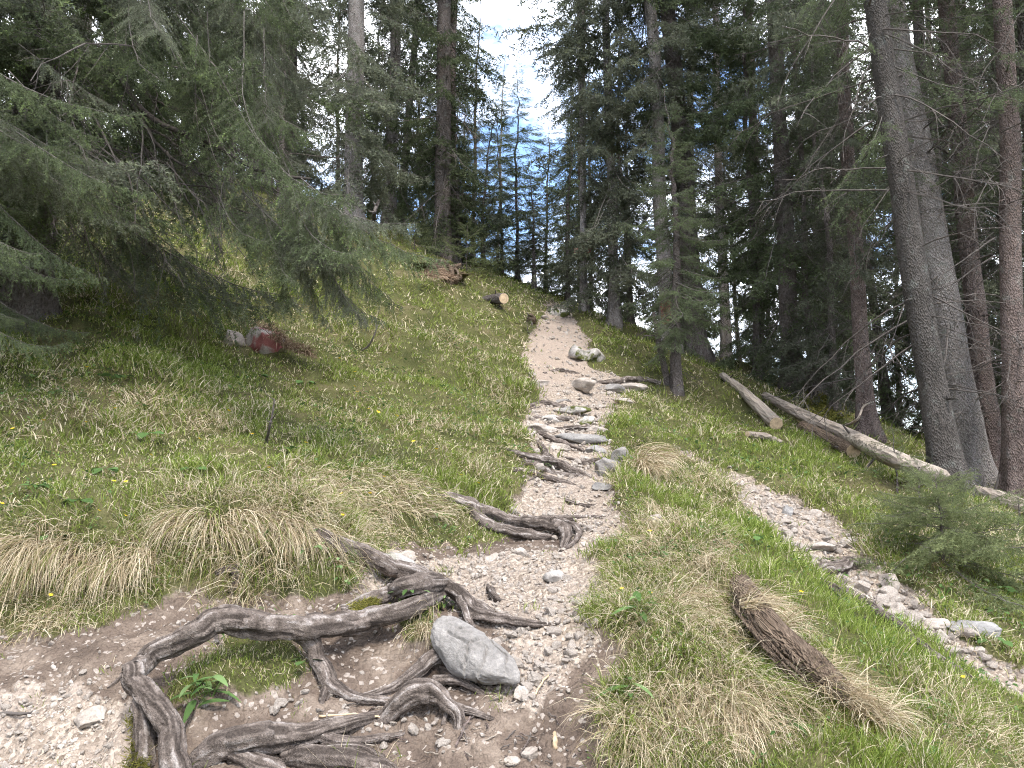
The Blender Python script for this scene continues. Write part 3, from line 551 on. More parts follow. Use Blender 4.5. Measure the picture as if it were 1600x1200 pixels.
# ------------------------------------------------------------------ big overhanging spruce on the left
def tpl_mesh(name, t, mats):
    V, T, Q, tm, qm, a = t; return mesh_from(name, V, [T, Q], mats, np.concatenate([tm, qm]), {'tint': a})
NEARM = [tpl_mesh('limb', t, GN_ if k % 3 else GG_) for k, t in enumerate(NEAR)]
def near_spruce():
    p = unproject(40, 470, 7.0); x, y = float(p[0]), float(p[1]); z = ground_z(x, y)
    e = empty('overhanging_spruce', (x, y, z), 'large spruce at left whose dark limbs sweep down over the grassy slope', 'tree')
    link('trunk', trunk_mesh('trunk', 900, 20, .20, M['bark'], 1.4, wob=.015), e)
    rng = np.random.default_rng(5)
    # (height on trunk, azimuth deg (0 = right, -90 = towards the viewer), pitch, length)
    limbs = []; az = -120.
    for q in range(64):
        h = 1.35+q*.078+rng.uniform(-.08, .08); az = ((az+137.5*.83+180) % 215)-180+rng.uniform(-8, 8)      # viewer side and right side
        limbs.append((h, az, -.30+.045*h+rng.normal(0, .05), (3.2 if -70 < az < 25 else 2.5)*rng.uniform(.75, 1.1)))
    for q in range(20): limbs.append((1.4+q*.2, -100+rng.uniform(-28, 40), -.14+rng.normal(0, .06), rng.uniform(2.3, 3.3)))
    for q in range(14): limbs.append((1.2+q*.35, rng.uniform(40, 180), -.1, 2.3))
    for k, (h, az, pt, L) in enumerate(limbs):
        a_ = math.radians(az); o = link('limb', NEARM[k % 6], e); sc_ = L/2.6
        o.matrix_basis = Matrix.Translation((math.cos(a_)*.12, math.sin(a_)*.12, h)) @ Matrix.Rotation(a_, 4, 'Z') @ Matrix.Rotation(-pt, 4, 'Y') @ Matrix.Rotation(rng.normal(0, .12), 4, 'X') @ Matrix.Scale(sc_, 4)
    # the long bare forked limb in front
    def sx(rows): return np.array([unproject(*r)-np.array([x, y, z]) for r in rows])
    forks = [([(60,55,6.9),(130,92,6.5),(180,115,6.2),(215,165,6.0),(262,200,5.8),(315,222,5.7),(370,255,5.6),(420,276,5.5),(470,278,5.45)], .030),
             ([(208,160,6.02),(240,205,5.9),(268,235,5.85),(310,262,5.75),(345,272,5.7)], .018), ([(262,235,5.85),(285,290,5.8),(300,335,5.7)], .012),
             ([(205,165,6.0),(232,235,6.1),(262,270,6.1),(285,330,6.1)], .012), ([(90,60,6.8),(140,150,6.3),(210,210,6.1),(260,280,5.9),(330,300,5.8)], .014), ([(170,30,6.3),(190,80,6.2),(260,145,6.1)], .009),
             ([(290,215,5.75),(340,245,5.7),(380,270,5.7),(440,310,5.6)], .012), ([(240,155,5.9),(300,175,5.9),(340,150,5.9)], .007)]
    B = Buf()
    for rows, w in forks:
        P = resample(sx(rows), 26); P += np.cumsum(rng.normal(0, .006, P.shape), 0); V, Q, C = sweep(P, np.linspace(w, w*.35, 26), 7); B.add(V, C, Q)
    lm = link('bare_limb', B.mesh('bare_limb', [M['darklimb']], smoothf=True), e)
    B = Buf()
    for k in range(90):
        u, v, d = rng.uniform(60, 380), rng.uniform(60, 330), rng.uniform(5.6, 6.6)
        o_ = unproject(u, v, d)-np.array([x, y, z]); put(B, DEAD[k % 6], o_, rng.uniform(-1.3, .9), rng.uniform(-.9, -.1), rng.uniform(-1, 1), rng.uniform(.4, .9))
    link('dead_branches', B.mesh('dead_branches', [M['deadwood']]), e)
    # green ends of the long limb
    extra = [(rng.uniform(-190, 40), rng.uniform(60, 330), rng.uniform(4.3, 5.6), rng.uniform(-.5, .5), rng.uniform(-.35, .0), rng.uniform(.3, .5)) for q in range(24)]
    extra += [(rng.uniform(-190, -20), rng.uniform(330, 470), rng.uniform(4.6, 6.2), rng.uniform(-.4, .4), rng.uniform(-.3, .0), rng.uniform(.25, .4)) for q in range(12)]
    extra += [(rng.uniform(180, 470), rng.uniform(-90, 150), rng.uniform(5.4, 6.8), rng.uniform(-1.2, .6), rng.uniform(-1.1, -.4), rng.uniform(.35, .6)) for q in range(34)]
    extra += [(rng.uniform(380, 500), rng.uniform(250, 360), rng.uniform(5.3, 5.8), rng.uniform(-.6, .4), rng.uniform(-1.2, -.5), rng.uniform(.25, .42)) for q in range(12)]
    for k, (u, v, d, az, pt, s) in enumerate([(420,276,5.5,-.3,-.15,.5),(470,278,5.45,-.2,-.25,.5),(440,300,5.5,-.6,-.3,.45),(380,300,5.6,-.5,-.3,.5),(340,300,5.7,-.9,-.3,.4),(500,300,5.4,-.1,-.6,.4),(480,330,5.4,-.4,-.8,.4),(410,330,5.5,-.9,-.5,.35),(460,290,5.45,.3,-.2,.4)]+extra):
        o = link('green_spray', NEARM[k % 6], e)
        o.matrix_basis = Matrix.Translation(Vector(unproject(u, v, d)-np.array([x, y, z]))) @ Matrix.Rotation(az, 4, 'Z') @ Matrix.Rotation(-pt, 4, 'Y') @ Matrix.Scale(s, 4)
near_spruce()
def sapling(u, v, hpx, label, spread=.8, n=22, lean=0., seed=1, bare=0.0):
    p, d = G(u, v); H = hpx*d/FPX; rng = np.random.default_rng(seed); e = empty('spruce_sapling', tuple(p), label, 'tree', None, rot=(0, lean, 0))
    z = np.linspace(-.1, H, 9); P = np.stack([np.cumsum(rng.normal(0, .008, 9)), np.cumsum(rng.normal(0, .008, 9)), z], 1); V, Q, C = sweep(P, np.linspace(.016, .003, 9)*max(.8, H), 6)
    B = Buf(); B.add(V, C, Q); link('trunk', B.mesh('trunk', [M['bark']], smoothf=True), e); B = Buf()
    for k in range(n):
        f = (k+.5)/n; put(B, SPARSE[k % 5], P[min(8, int(1+f*7.5))]*[1, 1, 0]+UP*H*(bare+(1-bare)*f), k*2.4+rng.uniform(-.4, .4), -.02+.5*f+rng.normal(0, .22), rng.normal(0, .5), spread*(1-.75*f)*rng.uniform(.55, 1.15)/.8)
    V, T, Q, tm, qm, a = B.get(); link('crown', mesh_from('sapling_crown', V, [T, Q], [M['saplingneedle'], M['twiggrey']], np.concatenate([tm, qm]), {'tint': a}), e)
sapling(1478, 880, 135, 'low spreading young spruce beside the gravel gully at right', .95, 74, seed=3)
sapling(1403, 772, 105, 'small sparse spruce sapling in front of the long fallen log', .45, 18, seed=4, bare=.35)
sapling(1440, 800, 70, 'tiny spruce seedling between gully sapling and thick trunks', .5, 14, seed=5)
sapling(1590, 835, 60, 'low spruce seedling at the right edge below the thin log', .6, 16, seed=6)
sapling(825, 520, 28, 'tiny dark spruce bush on the left edge of the upper path', .3, 18, seed=7)
sapling(650, 395, 60, 'small spruce bush at the foot of the tall spruce behind the stump', .9, 24, seed=8)
sapling(730, 425, 75, 'bushy low spruce right of the tall spruce behind the stump', 1.1, 26, seed=9)
sapling(880, 455, 70, 'light green bushy spruce at the crest of the path', 1.2, 26, seed=10)

# ------------------------------------------------------------------ rocks
def ico(sub):
    bm = bmesh.new(); bmesh.ops.create_icosphere(bm, subdivisions=sub, radius=1); V = np.array([v.co[:] for v in bm.verts]); F = np.array([[v.index for v in f.verts] for f in bm.faces]); bm.free(); return V, F
ICO = {k: ico(k) for k in (1, 2, 3, 4, 5)}
def rock_mesh(name, seed, sub, dims, material, cuts=9, rough=.06, round_=.0, cracks=None, smoothf=True):
    rng = np.random.default_rng(seed); V, F = ICO[sub]; V = V.copy()
    for k in range(cuts):
        n = rng.normal(size=3); n /= np.linalg.norm(n); c = rng.uniform(.45, .85)+round_*.2; s = V@n; ex = np.clip(s-c, 0, None); V -= n*(ex*(1-round_*.6))[:, None]
    nrm = V/np.linalg.norm(V, axis=1)[:, None]
    V = V+nrm*(fbm(V[:, 0]*2+seed, V[:, 1]*2, V[:, 2]*2, seed=seed, octv=4)*rough*1.6)[:, None]
    V = V*np.asarray(dims)
    if cracks is not None: V = cracks(V)
    return mesh_from(name, V, [F], [material], smoothf=smoothf)
def rock(u, v, wpx, label, cat='rock', dims=(1, .8, .6), material='lime', sub=4, seed=1, rz=0., rx=0., ry=0., sink=.42, name='rock', group=None, cuts=9, rough=.06, round_=0., parts=None, h=0., cracks=None):
    p, d = G(u, v, h); r = wpx*d/FPX/2; dd = np.array(dims)*r
    o = link(name, rock_mesh(name, seed, sub, dd, M[material], cuts, rough, round_, cracks), None, loc=(p[0], p[1], p[2]+dd[2]*(1-2*sink)), rot=(rx, ry, rz)); return tag(o, label, cat, group)
# smooth cracked boulder in the foreground
def hero_cracks(V):
    lines = [[(-.05,.16),(.03,.05),(.0,-.02),(.06,-.09),(.05,-.16)],[(.03,.05),(.10,.06),(.13,.02)],[(-.1,.1),(-.02,.09),(.03,.05)],[(.0,-.02),(-.09,-.03)],[(.05,.01),(.09,-.04),(.10,-.10)],[(-.07,.0),(-.04,.06)]]
    s = np.abs(V[:, 0]).max()/.19; out = V.copy(); dep = np.zeros(len(V))
    wx = V[:, 0]+fbm(V[:, 0]*30, V[:, 1]*30, seed=5)*.006; wy = V[:, 1]+fbm(V[:, 0]*30+9, V[:, 1]*30, seed=6)*.006
    for ln in lines:
        for a, b in zip(ln[:-1], ln[1:]):
            a = np.array(a)*s; b = np.array(b)*s; e = b-a; t = np.clip(((wx-a[0])*e[0]+(wy-a[1])*e[1])/(e@e), 0, 1); q = np.hypot(wx-a[0]-e[0]*t, wy-a[1]-e[1]*t); dep = np.maximum(dep, np.exp(-(q/.0042)**2))
    out[:, 2] -= dep*.016*(V[:, 2] > 0); return out
ICO[6] = ico(6)
hp, hd = G(738, 1020, .09)
hero = link('boulder', rock_mesh('boulder', 12, 6, np.array([.215, .108, .085]), M['grey'], 4, .04, .75, hero_cracks))
hn_ = Vector((0, -.62, .78)); hu_ = Vector((0, .78, .62)); hl_ = Vector((.74, 0, 0))-hu_*.67; hs_ = hn_.cross(hl_)
hero.matrix_world = Matrix.Translation(Vector(hp)) @ Matrix((hl_, hs_, hn_)).transposed().to_4x4(); tag(hero, 'large smooth oval grey boulder with cracks among the foreground roots', 'boulder')
rock(905, 562, 42, 'dark mossy half of the split rock at the right edge of the upper path', dims=(.8, .8, .9), material='dolo', seed=3, sink=.3, cuts=14)
rock(926, 563, 46, 'pale pitted boulder at the right edge of the upper path', dims=(1, .8, .85), material='dolo', seed=4, sink=.3, cuts=14)
rock(912, 614, 48, 'squat beige rock with faint red mark on the path', dims=(1, .8, .62), material='lime', seed=5, sink=.2)
rock(906, 601, 22, 'flat pale stone resting behind the squat beige path rock', dims=(1, .7, .35), seed=6, sink=.2)
rock(955, 610, 44, 'flat grey rock slab on the right of the path steps', dims=(1, .8, .4), material='grey', seed=7)
rock(988, 606, 46, 'broad pale rock slab under the dark young spruce', dims=(1, .7, .35), seed=8, sink=.5)
rock(975, 628, 34, 'low whitish rock right of the path steps', dims=(1, .7, .35), seed=9)
rock(895, 645, 62, 'wide flat mossy stone step in the path', dims=(1, .6, .3), material='dolo', seed=10, sink=.4)
rock(915, 660, 36, 'dark mossy rock in the middle of the path steps', dims=(1, .7, .6), material='dolo', seed=11)
rock(845, 672, 60, 'pale bedrock step on the left of the path', dims=(1, .6, .35), material='lime', seed=13, sink=.4)
rock(915, 690, 100, 'long grey stone step across the path', dims=(1, .35, .25), material='grey', seed=14, sink=.35, rz=.15)
rock(870, 700, 50, 'small tilted stone step left of the long grey step', dims=(1, .5, .3), material='lime', seed=15, rz=-.2)
rock(950, 738, 70, 'jagged grey rock at the right edge of the path bend', dims=(1, .7, .7), material='grey', seed=16, cuts=14, rz=.5)
rock(975, 722, 50, 'pointed grey rock half under the dry grass tussock', dims=(1, .7, .8), material='grey', seed=17, cuts=14)
rock(945, 762, 44, 'low grey stone below the jagged path-edge rock', dims=(1, .7, .4), material='grey', seed=18)
rock(862, 655, 50, 'broken flat ledge left in the path steps', dims=(1, .5, .35), material='dolo', seed=71, cuts=14, rz=.3)
rock(930, 672, 46, 'angular beige ledge right in the path steps', dims=(1, .5, .4), seed=72, cuts=14, rz=-.3)
rock(880, 628, 40, 'half-buried ledge behind the mossy step', dims=(1, .5, .3), material='grey', seed=73, cuts=14)
rock(845, 600, 36, 'low stone at the left edge of the pink path', dims=(1, .6, .35), seed=74, cuts=12)
rock(930, 705, 46, 'angular grey ledge above the jagged path rock', dims=(1, .5, .4), material='grey', seed=75, cuts=14, rz=.4)
rock(868, 492, 44, 'rock ledge at the very top of the path', dims=(1, .6, .5), material='dolo', seed=19)
rock(885, 484, 30, 'pale rock on top of the path crest', dims=(1, .7, .5), material='lime', seed=20)
rock(605, 900, 90, 'dark lichen rock under the slanting root in the left bank', dims=(1, .6, .7), material='dolo', seed=21, sink=.4)
rock(610, 868, 44, 'pale stone lodged above the slanting root', dims=(1, .7, .5), seed=22, sink=.5)
rock(637, 872, 34, 'small whitish stone behind the slanting root', dims=(1, .7, .6), seed=23)
rock(1522, 992, 86, 'large grey flat-topped boulder at the lower end of the gravel gully', 'boulder', dims=(1, .75, .55), material='grey', seed=24, sink=.3, sub=5, cuts=10)
rock(1465, 983, 60, 'flat beige slab leaning on the grey gully boulder', dims=(1, .7, .35), seed=25, sink=.2)
rock(1473, 1005, 28, 'upright beige stone in front of the flat gully slab', dims=(.8, .7, 1), seed=26, sink=.25)
rock(1526, 1020, 34, 'brownish stone below the grey gully boulder', dims=(1, .7, .6), seed=27)
rock(1390, 920, 44, 'tilted angular beige stone at the right side of the gully', dims=(.8, .7, 1.1), seed=28, sink=.25, rz=.4, ry=.4)
rock(1378, 930, 26, 'reddish small stone next to the tilted gully stone', seed=29)
rock(1397, 950, 28, 'rounded beige stone in the middle gully', seed=30)
rock(1285, 858, 56, 'flat limestone slab above the gully hollow', dims=(1, .7, .35), seed=31, sink=.3)
rock(1275, 808, 28, 'single whitish block on the right rim of the gully', dims=(1, .8, .9), seed=32)
rock(1230, 802, 24, 'grey block in the upper gully gravel', dims=(1, .8, .9), seed=33, material='grey')
rock(1330, 850, 34, 'pale stone beside the low spreading spruce', seed=34)
rock(1590, 905, 44, 'pale rock half hidden in herbs at right edge', dims=(1, .7, .5), seed=35)
rock(140, 1125, 62, 'angular pale rock in the gravel at lower left', dims=(1, .8, .6), material='lime', seed=36, cuts=14)
rock(865, 905, 34, 'brown rock at the right edge of the lower path', dims=(1, .8, .8), material='dolo', seed=37)
rock(1025, 815, 40, 'white stone poking from grass right of the path bend', dims=(1, .7, .5), seed=38)
rock(1205, 1135, 18, 'small white stone in the foreground grass', seed=39)
rock(1005, 1115, 16, 'upright white chip in grass right of the dark soil', dims=(.6, .6, 1.2), seed=40)
rock(830, 1180, 36, 'white stone at the bottom of the dark soil', seed=41)
rock(800, 1190, 26, 'smaller white stone at the bottom picture edge', seed=42)
rock(812, 1090, 30, 'blocky white stone at the foot of the gravel tongue', dims=(1, .9, 1), seed=43, cuts=12)
rock(770, 873, 30, 'beige stone on the path just below the curved root', seed=44)
rock(812, 868, 28, 'pale pyramidal stone on the path below the curved root', dims=(.9, .8, .8), seed=45)
# red-marked stone under its cap of dry grass
rr = empty('overgrown_boulder', tuple(G(412, 548)[0]), 'red-painted boulder under an overhanging mat of dead grass on the slope', 'boulder')
d_ = G(412, 548)[1]; k_ = d_/FPX
link('painted_face', rock_mesh('painted_face', 51, 4, np.array([48, 26, 30])*k_, M['redrock'], 8, .06), rr, loc=(0, 0, 6*k_), rot=(0, .28, -.25))
link('grey_end', rock_mesh('grey_end', 52, 4, np.array([22, 18, 20])*k_, M['lime'], 10, .06), rr, loc=(-48*k_, -.04, 17*k_))

# ------------------------------------------------------------------ roots
def root_mesh(name, rows, seed, ns=34, nseg=None, mat_=None, ridge=.16, squash=1.0):
    P, R = GP(rows); L = np.linalg.norm(np.diff(P, axis=0), axis=1).sum(); n = nseg or int(max(24, L/.011)); n = min(n, 260)
    PR = resample(np.hstack([P, R[:, None]]), n); P, R = PR[:, :3], np.abs(PR[:, 3])*squash*.8
    rng = np.random.default_rng(seed); s = np.linspace(0, L, n)
    P = P+np.stack([vnoise(s*7, s*0+k*5.3+seed, seed=seed+k) for k in range(3)], 1)*.018*np.clip(R/.04, .3, 1.2)[:, None]+np.stack([vnoise(s*22, s*0+k*3.1+seed, seed=seed+k+9) for k in range(3)], 1)*.006*np.clip(R/.04, .3, 1.2)[:, None]
    a = np.arange(ns)*2*math.pi/ns; A, S = np.meshgrid(a, s); tw = S*1.6
    r1 = vnoise(np.cos(A+tw)*2.4+seed, np.sin(A+tw)*2.4, S*3, seed=seed); r2 = vnoise(np.cos(A+tw)*5.5, np.sin(A+tw)*5.5+seed, S*5, seed=seed+3); r3 = vnoise(np.cos(A)*1.2, np.sin(A)*1.2, S*7, seed=seed+7)+.5*vnoise(np.cos(A)*1.6, np.sin(A)*1.6, S*19, seed=seed+8)
    r4 = vnoise(np.cos(A+tw)*11+seed, np.sin(A+tw)*11, S*9, seed=seed+5); r5 = vnoise(np.cos(A)*7, np.sin(A)*7, S*60, seed=seed+6); f = 1+ridge*(r1+.8*(.5-np.abs(r2))*1.2+.45*r4+.3*r5)+.22*r3
    V, Q, C = sweep(P, R[:, None]*f, ns); ridge_a = np.concatenate([np.clip(.5+.5*r1*.6+.7*(.5-np.abs(r2))-.15+.35*r4, 0, 1).ravel(), [.4, .4]])
    return mesh_from(name, V, [C, Q], [mat_ or M['root']], attrs={'ridge': ridge_a}, smoothf=True)
def root(label, main, branches=(), seed=1, group=None):
    p, d = G(main[len(main)//2][0], main[len(main)//2][1]); o = empty('exposed_root', (0, 0, 0), label, 'root', group)
    link('main_root', root_mesh('main_root', main, seed), o)
    for k, b in enumerate(branches): link('side_root', root_mesh('side_root', b, seed*31+k), o)
    rg = random.Random(seed)
    for k in range(max(2, len(main)//2)):
        i = rg.randrange(1, len(main)-1); u, v, h, w = main[i]; a = rg.choice([-1, 1])*rg.uniform(.4, 1.2)+(0 if rg.random() < .5 else math.pi); l = rg.uniform(22, 70)
        rows = [(u, v, h*.6, w*.22)]+[(u+math.cos(a)*l*t+rg.uniform(-5, 5), v+abs(math.sin(a))*l*t*.5+rg.uniform(-3, 5), .012*(1-t), w*.22*(1-.7*t)) for t in (.3, .6, 1.)]
        link('rootlet', root_mesh('rootlet', rows, seed*57+k, ns=7, nseg=22), o)
    return o
root('long thick root arching above the ground at lower left', [(285,1240,.0,27),(276,1180,.06,25),(252,1125,.12,23),(222,1085,.16,20),(208,1052,.18,19),(228,1030,.18,20),(285,1003,.17,22),(345,978,.18,24),(392,966,.18,25),(440,975,.17,24),(500,974,.15,22),(570,966,.12,22),(640,948,.09,18),(690,930,.05,14)],
     [[(455,982,.14,15),(488,1004,.09,17),(506,1040,.05,16),(520,1068,.03,15),(560,1086,.015,11),(620,1096,.005,7),(660,1100,-.01,4)],[(515,1060,.03,10),(505,1085,.01,9),(500,1105,-.02,8)],[(225,1085,.12,14),(222,1140,.06,20),(215,1200,.0,28)]], seed=3)
root('dark root arching over the mossy hollow beside the smooth boulder', [(540,955,.02,12),(575,940,.05,15),(610,927,.07,17),(650,918,.08,18),(690,917,.08,16),(722,932,.06,13),(742,955,.05,12),(790,966,.04,10),(835,974,.02,7),(865,977,-.01,3)],
     [[(712,925,.06,10),(728,955,.04,9),(740,985,.0,6)],[(700,920,.06,10),(735,940,.05,9),(765,958,.03,8),(775,975,.0,6)],[(775,966,.02,7),(815,985,.0,4)]], seed=5)
root('slanting straight root in the left bank ending at the path', [(465,830,.04,8),(520,848,.09,13),(575,868,.10,15),(625,890,.08,16),(672,905,.05,12),(705,918,-.02,7)], [[(500,840,.04,6),(545,862,.03,6),(590,885,.02,5)]], seed=7)
root('curved root looping along the path edge above the lower path', [(640,758,-.02,8),(690,775,.03,11),(735,792,.05,13),(775,808,.06,12),(815,818,.06,11),(850,818,.07,13),(872,820,.07,14),(886,834,.05,11),(878,856,.0,7)],
     [[(868,815,.07,8),(893,820,.05,7),(903,832,.03,6),(896,848,.015,5),(876,862,.0,4)],[(735,800,.03,10),(770,825,.02,12),(820,838,.02,12),(860,842,.01,9)],[(850,812,.04,5),(900,808,.02,5),(940,808,.0,3)]], seed=9)
root('humped root in the dark soil below the smooth boulder', [(590,1130,-.02,15),(615,1105,.03,19),(645,1085,.07,21),(672,1082,.07,20),(695,1095,.05,14),(712,1115,.03,12),(712,1145,-.01,8)], [[(690,1095,.04,8),(730,1110,.02,7),(778,1126,-.01,3)],[(700,1110,.02,6),(690,1135,.0,4)]], seed=11)
root('broad flat root across the bottom of the picture', [(300,1195,-.02,20),(335,1172,.03,24),(385,1158,.06,26),(435,1152,.06,24),(500,1140,.05,19),(550,1128,.03,14),(600,1118,-.01,9)], [[(480,1148,.03,12),(545,1155,.03,10),(610,1150,.01,7),(650,1142,-.01,4)],[(360,1180,.02,16),(410,1192,.02,18),(450,1205,.0,18)]], seed=13)
root('dark decayed root lump at the bottom edge', [(440,1195,-.02,14),(490,1180,.03,20),(545,1184,.03,21),(595,1195,.02,18),(625,1212,-.02,12)], [[(500,1170,.02,8),(560,1165,.02,8),(600,1185,.0,6)]], seed=15)
root('thin root leading under the smooth boulder from the left', [(550,1092,.0,6),(600,1080,.02,9),(640,1058,.04,11),(665,1035,.05,12),(692,1015,.05,12)], [[(655,1045,.03,8),(680,1020,.05,9),(700,1010,.05,8)]], seed=17)
root('reddish root in the soil below the smooth boulder', [(675,1060,.01,8),(710,1062,.03,9),(735,1072,.02,8),(758,1090,-.01,5)], seed=19)
root('root step at the left of the narrow path below the stone steps', [(790,705,-.01,6),(830,716,.03,9),(865,724,.04,9),(900,738,.02,7),(925,748,-.01,4)], [[(820,722,.02,8),(860,738,.01,8),(905,745,.0,5)]], seed=21)
root('upper thin root step across the path', [(830,672,.0,5),(860,685,.03,6),(890,695,.03,6),(915,706,.0,4)], seed=23)
root('lower thin root step across the path', [(860,672,.0,4),(900,668,.03,5),(940,672,.0,4)], seed=25)
for k, (rows, lb) in enumerate([([(800,735,.0,5),(840,742,.03,6),(880,752,.02,5),(905,762,-.01,3)], 'root step just below the bend of the narrow path'), ([(830,652,.0,4),(870,656,.03,5),(905,652,.0,3)], 'thin dark root across the path below the beige rock'), ([(880,715,.0,4),(915,722,.03,5),(945,716,.0,4)], 'root running into the jagged path-edge rock'), ([(930,600,.0,4),(960,596,.04,5),(1000,592,.05,5),(1030,600,.0,4)], 'root running from the young dark spruce to the path'), ([(835,690,-.01,5),(850,702,.04,7),(858,716,.03,6),(880,728,-.01,4)], 'root curling down the left edge of the stepped path'), ([(850,585,.0,3),(875,578,.03,4),(905,585,.0,3)], 'thin root on the pink upper path'), ([(820,635,.0,4),(850,630,.03,5),(885,636,.0,3)], 'thin root crossing the path above the mossy step'), ([(880,780,.0,3),(915,790,.02,4),(955,786,.0,3)], 'thin root on the wide gravel of the path')]):
    root(lb, [(u, v, h-.012, w) for u, v, h, w in rows], seed=61+2*k)
root('short root stub sticking out of the lower path', [(762,918,-.02,7),(772,928,.03,7),(785,942,-.02,6)], seed=27)
root('small twisted root in the left grass bank', [(338,893,.0,6),(355,888,.05,6),(368,895,.05,6),(368,912,.03,6),(360,925,.0,5)], [[(355,888,.05,5),(378,882,.03,4)]], seed=29)
root('grey root along the lower side of the gravel gully', [(1262,893,.0,6),(1300,918,.05,7),(1335,930,.04,8),(1375,955,.05,9),(1410,985,.05,9),(1445,1015,.04,9),(1490,1045,.02,8),(1530,1070,-.01,5)], [[(1300,918,.04,6),(1312,935,.02,7),(1310,955,.0,6)],[(1318,905,.05,5),(1312,925,.03,6)]], seed=31)
root('dark root crossing the gully hollow', [(1262,885,-.02,10),(1290,892,.03,13),(1320,885,.04,13),(1338,878,.0,9)], seed=33)

# ------------------------------------------------------------------ logs, stumps, sticks
def log(label, a, b, wpx, seed, material='logwood', name='fallen_log', h=0., taper=.7, bend=0., cutend='b', stubs=4, rots=None, pts=None, Pw=None):
    rng = np.random.default_rng(seed); rows = pts
    P, R = GP(rows) if Pw is None else Pw; PR = resample(np.hstack([P, R[:, None]]), 40); P, R = PR[:, :3], PR[:, 3]; P[:, 2] += R*.55
    zq = Vector(P[-1]-P[0]).to_track_quat('Z', 'Y'); o0 = Vector(P[0]); P = (P-P[0])@np.array(zq.to_matrix())
    # straighten
    c = P[0]; P = P+np.stack([vnoise(np.linspace(0, 3, 40), np.full(40, seed+.3*k), seed=seed+k) for k in range(3)], 1)*.02
    e = empty(name, o0, label, 'log', rot=zq.to_euler()); ns = 28; A, S = np.meshgrid(np.arange(ns)*2*math.pi/ns, np.linspace(0, 4, 40))
    f = 1+.07*vnoise(np.cos(A)*2, np.sin(A)*2, S*2.5, seed=seed)+(.16 if material == 'rotwood' else .05)*vnoise(np.cos(A)*7, np.sin(A)*7, S*2, seed=seed+2)
    V, Q, C = sweep(P, R[:, None]*f, ns); link('bark', mesh_from('bark', V, [C, Q], [M[material]], smoothf=True), e)
    if cutend:
        i, j = (39, 38) if cutend == 'b' else (0, 1); dr = P[i]-P[j]; dr /= np.linalg.norm(dr)
        V, Q, C = sweep(np.stack([P[i]+dr*.002, P[i]+dr*.008]), np.array([R[i]*.93, R[i]*.92]), 18); link('cut_face', mesh_from('cut_face', V, [C, Q], [M['cut']]), e)
    for k in range(stubs):
        i = rng.integers(5, 36); d = rng.normal(size=3); d[2] = abs(d[2])*.8; d /= np.linalg.norm(d); p0 = P[i]+d*R[i]*.7; l = rng.uniform(.06, .22)
        V, Q, C = sweep(np.stack([p0, p0+d*l*.6, p0+d*l]), np.array([.016, .012, .006]), 6); link('branch_stub', mesh_from('branch_stub', V, [C, Q], [M['deadwood']]), e)
    return e
log('short pale log with sawn end pointing down the right slope', (1130,592), (1212,668), 17, 1, taper=1.25, h=.02, stubs=3, pts=[(1128,590,.02,5),(1165,622,.03,8),(1212,667,.05,11)])
log('long grey log lying across the right slope towards the thick trunks', 0, 0, 0, 2, h=.1, cutend=None, stubs=7, pts=[(1195,622,.05,6),(1255,655,.12,9.5),(1330,690,.16,12),(1385,718,.2,14),(1440,740,.15,13),(1475,752,.05,11)])
log('lower weathered log wedged under the long grey log', 0, 0, 0, 3, material='rotwood', cutend='b', stubs=4, pts=[(1255,672,.02,8),(1295,694,.02,10),(1335,714,.02,12)])
log('thin pale log running out at the right edge below the thick trunks', 0, 0, 0, 4, cutend=None, stubs=3, pts=[(1515,768,.02,9),(1560,785,.05,11),(1610,805,.06,13),(1680,830,.06,14)])
log('small branch piece lying below the sawn log', 0, 0, 0, 5, name='branch_piece', cutend='a', stubs=2, pts=[(1166,682,.0,5),(1190,684,.02,6),(1222,694,.0,4)])
lb_ = G(786, 470, .22)[0]; log('sawn log end poking out of the slope near the upper path', 0, 0, 0, 6, cutend='b', stubs=6, material='bark', Pw=(np.stack([lb_+[-.75, 1.5, .12], lb_+[-.4, .8, .1], lb_]), np.array([.08, .09, .10])))
rl_pts = [(1128,885,-.16,12),(1162,938,.02,20),(1200,990,.08,23),(1240,1032,.07,24),(1285,1075,.03,23),(1340,1118,-.03,20),(1390,1150,-.08,16)]
rlog = log('rotten splintered log sunk in the grassy right bank', 0, 0, 0, 7, material='rotwood', cutend=None, stubs=0, name='rotten_log', pts=rl_pts)
rg = random.Random(8)
for k in range(34):
    t0 = rg.uniform(.08, .5); t1 = t0+rg.uniform(.12, .3); off = rg.uniform(-22, 20); rows = []
    for t in np.linspace(t0, t1, 4):
        f = t*5.999; i = min(int(f), 5); w = f-i; a_ = rl_pts[i]; b_ = rl_pts[i+1]; rows.append((a_[0]+(b_[0]-a_[0])*w+off*.72+rg.uniform(-1.5, 1.5), a_[1]+(b_[1]-a_[1])*w-off*.7, a_[2]+(b_[2]-a_[2])*w+.045*max(.0, 1-(off/26)**2)+rg.uniform(0, .012), 3.2*(1.1-abs(t-t0)/(t1-t0)*.9)))
    P, R = GP(rows); V, Q, C = sweep(resample(P, 8), np.linspace(R[0], R[-1]*.4, 8), 5); o = link('splinter', mesh_from('splinter', V, [C, Q], [M['rotwood']], smoothf=True)); o.parent = rlog; bpy.context.view_layer.update(); o.matrix_parent_inverse = rlog.matrix_world.inverted()
log('dead thin snag leaning beside the dark young spruce', 0, 0, 0, 8, material='bark', cutend=None, stubs=3, name='dead_snag', pts=[(1045,606,-.05,6),(1037,575,.3,5),(1028,530,.75,4),(1022,488,1.2,2.5)])
log('small stump beside the top of the path', 0, 0, 0, 9, material='rotwood', cutend=None, stubs=2, name='tree_stump', pts=[(830,506,-.05,8),(829,501,.06,6),(828,497,.13,4)])
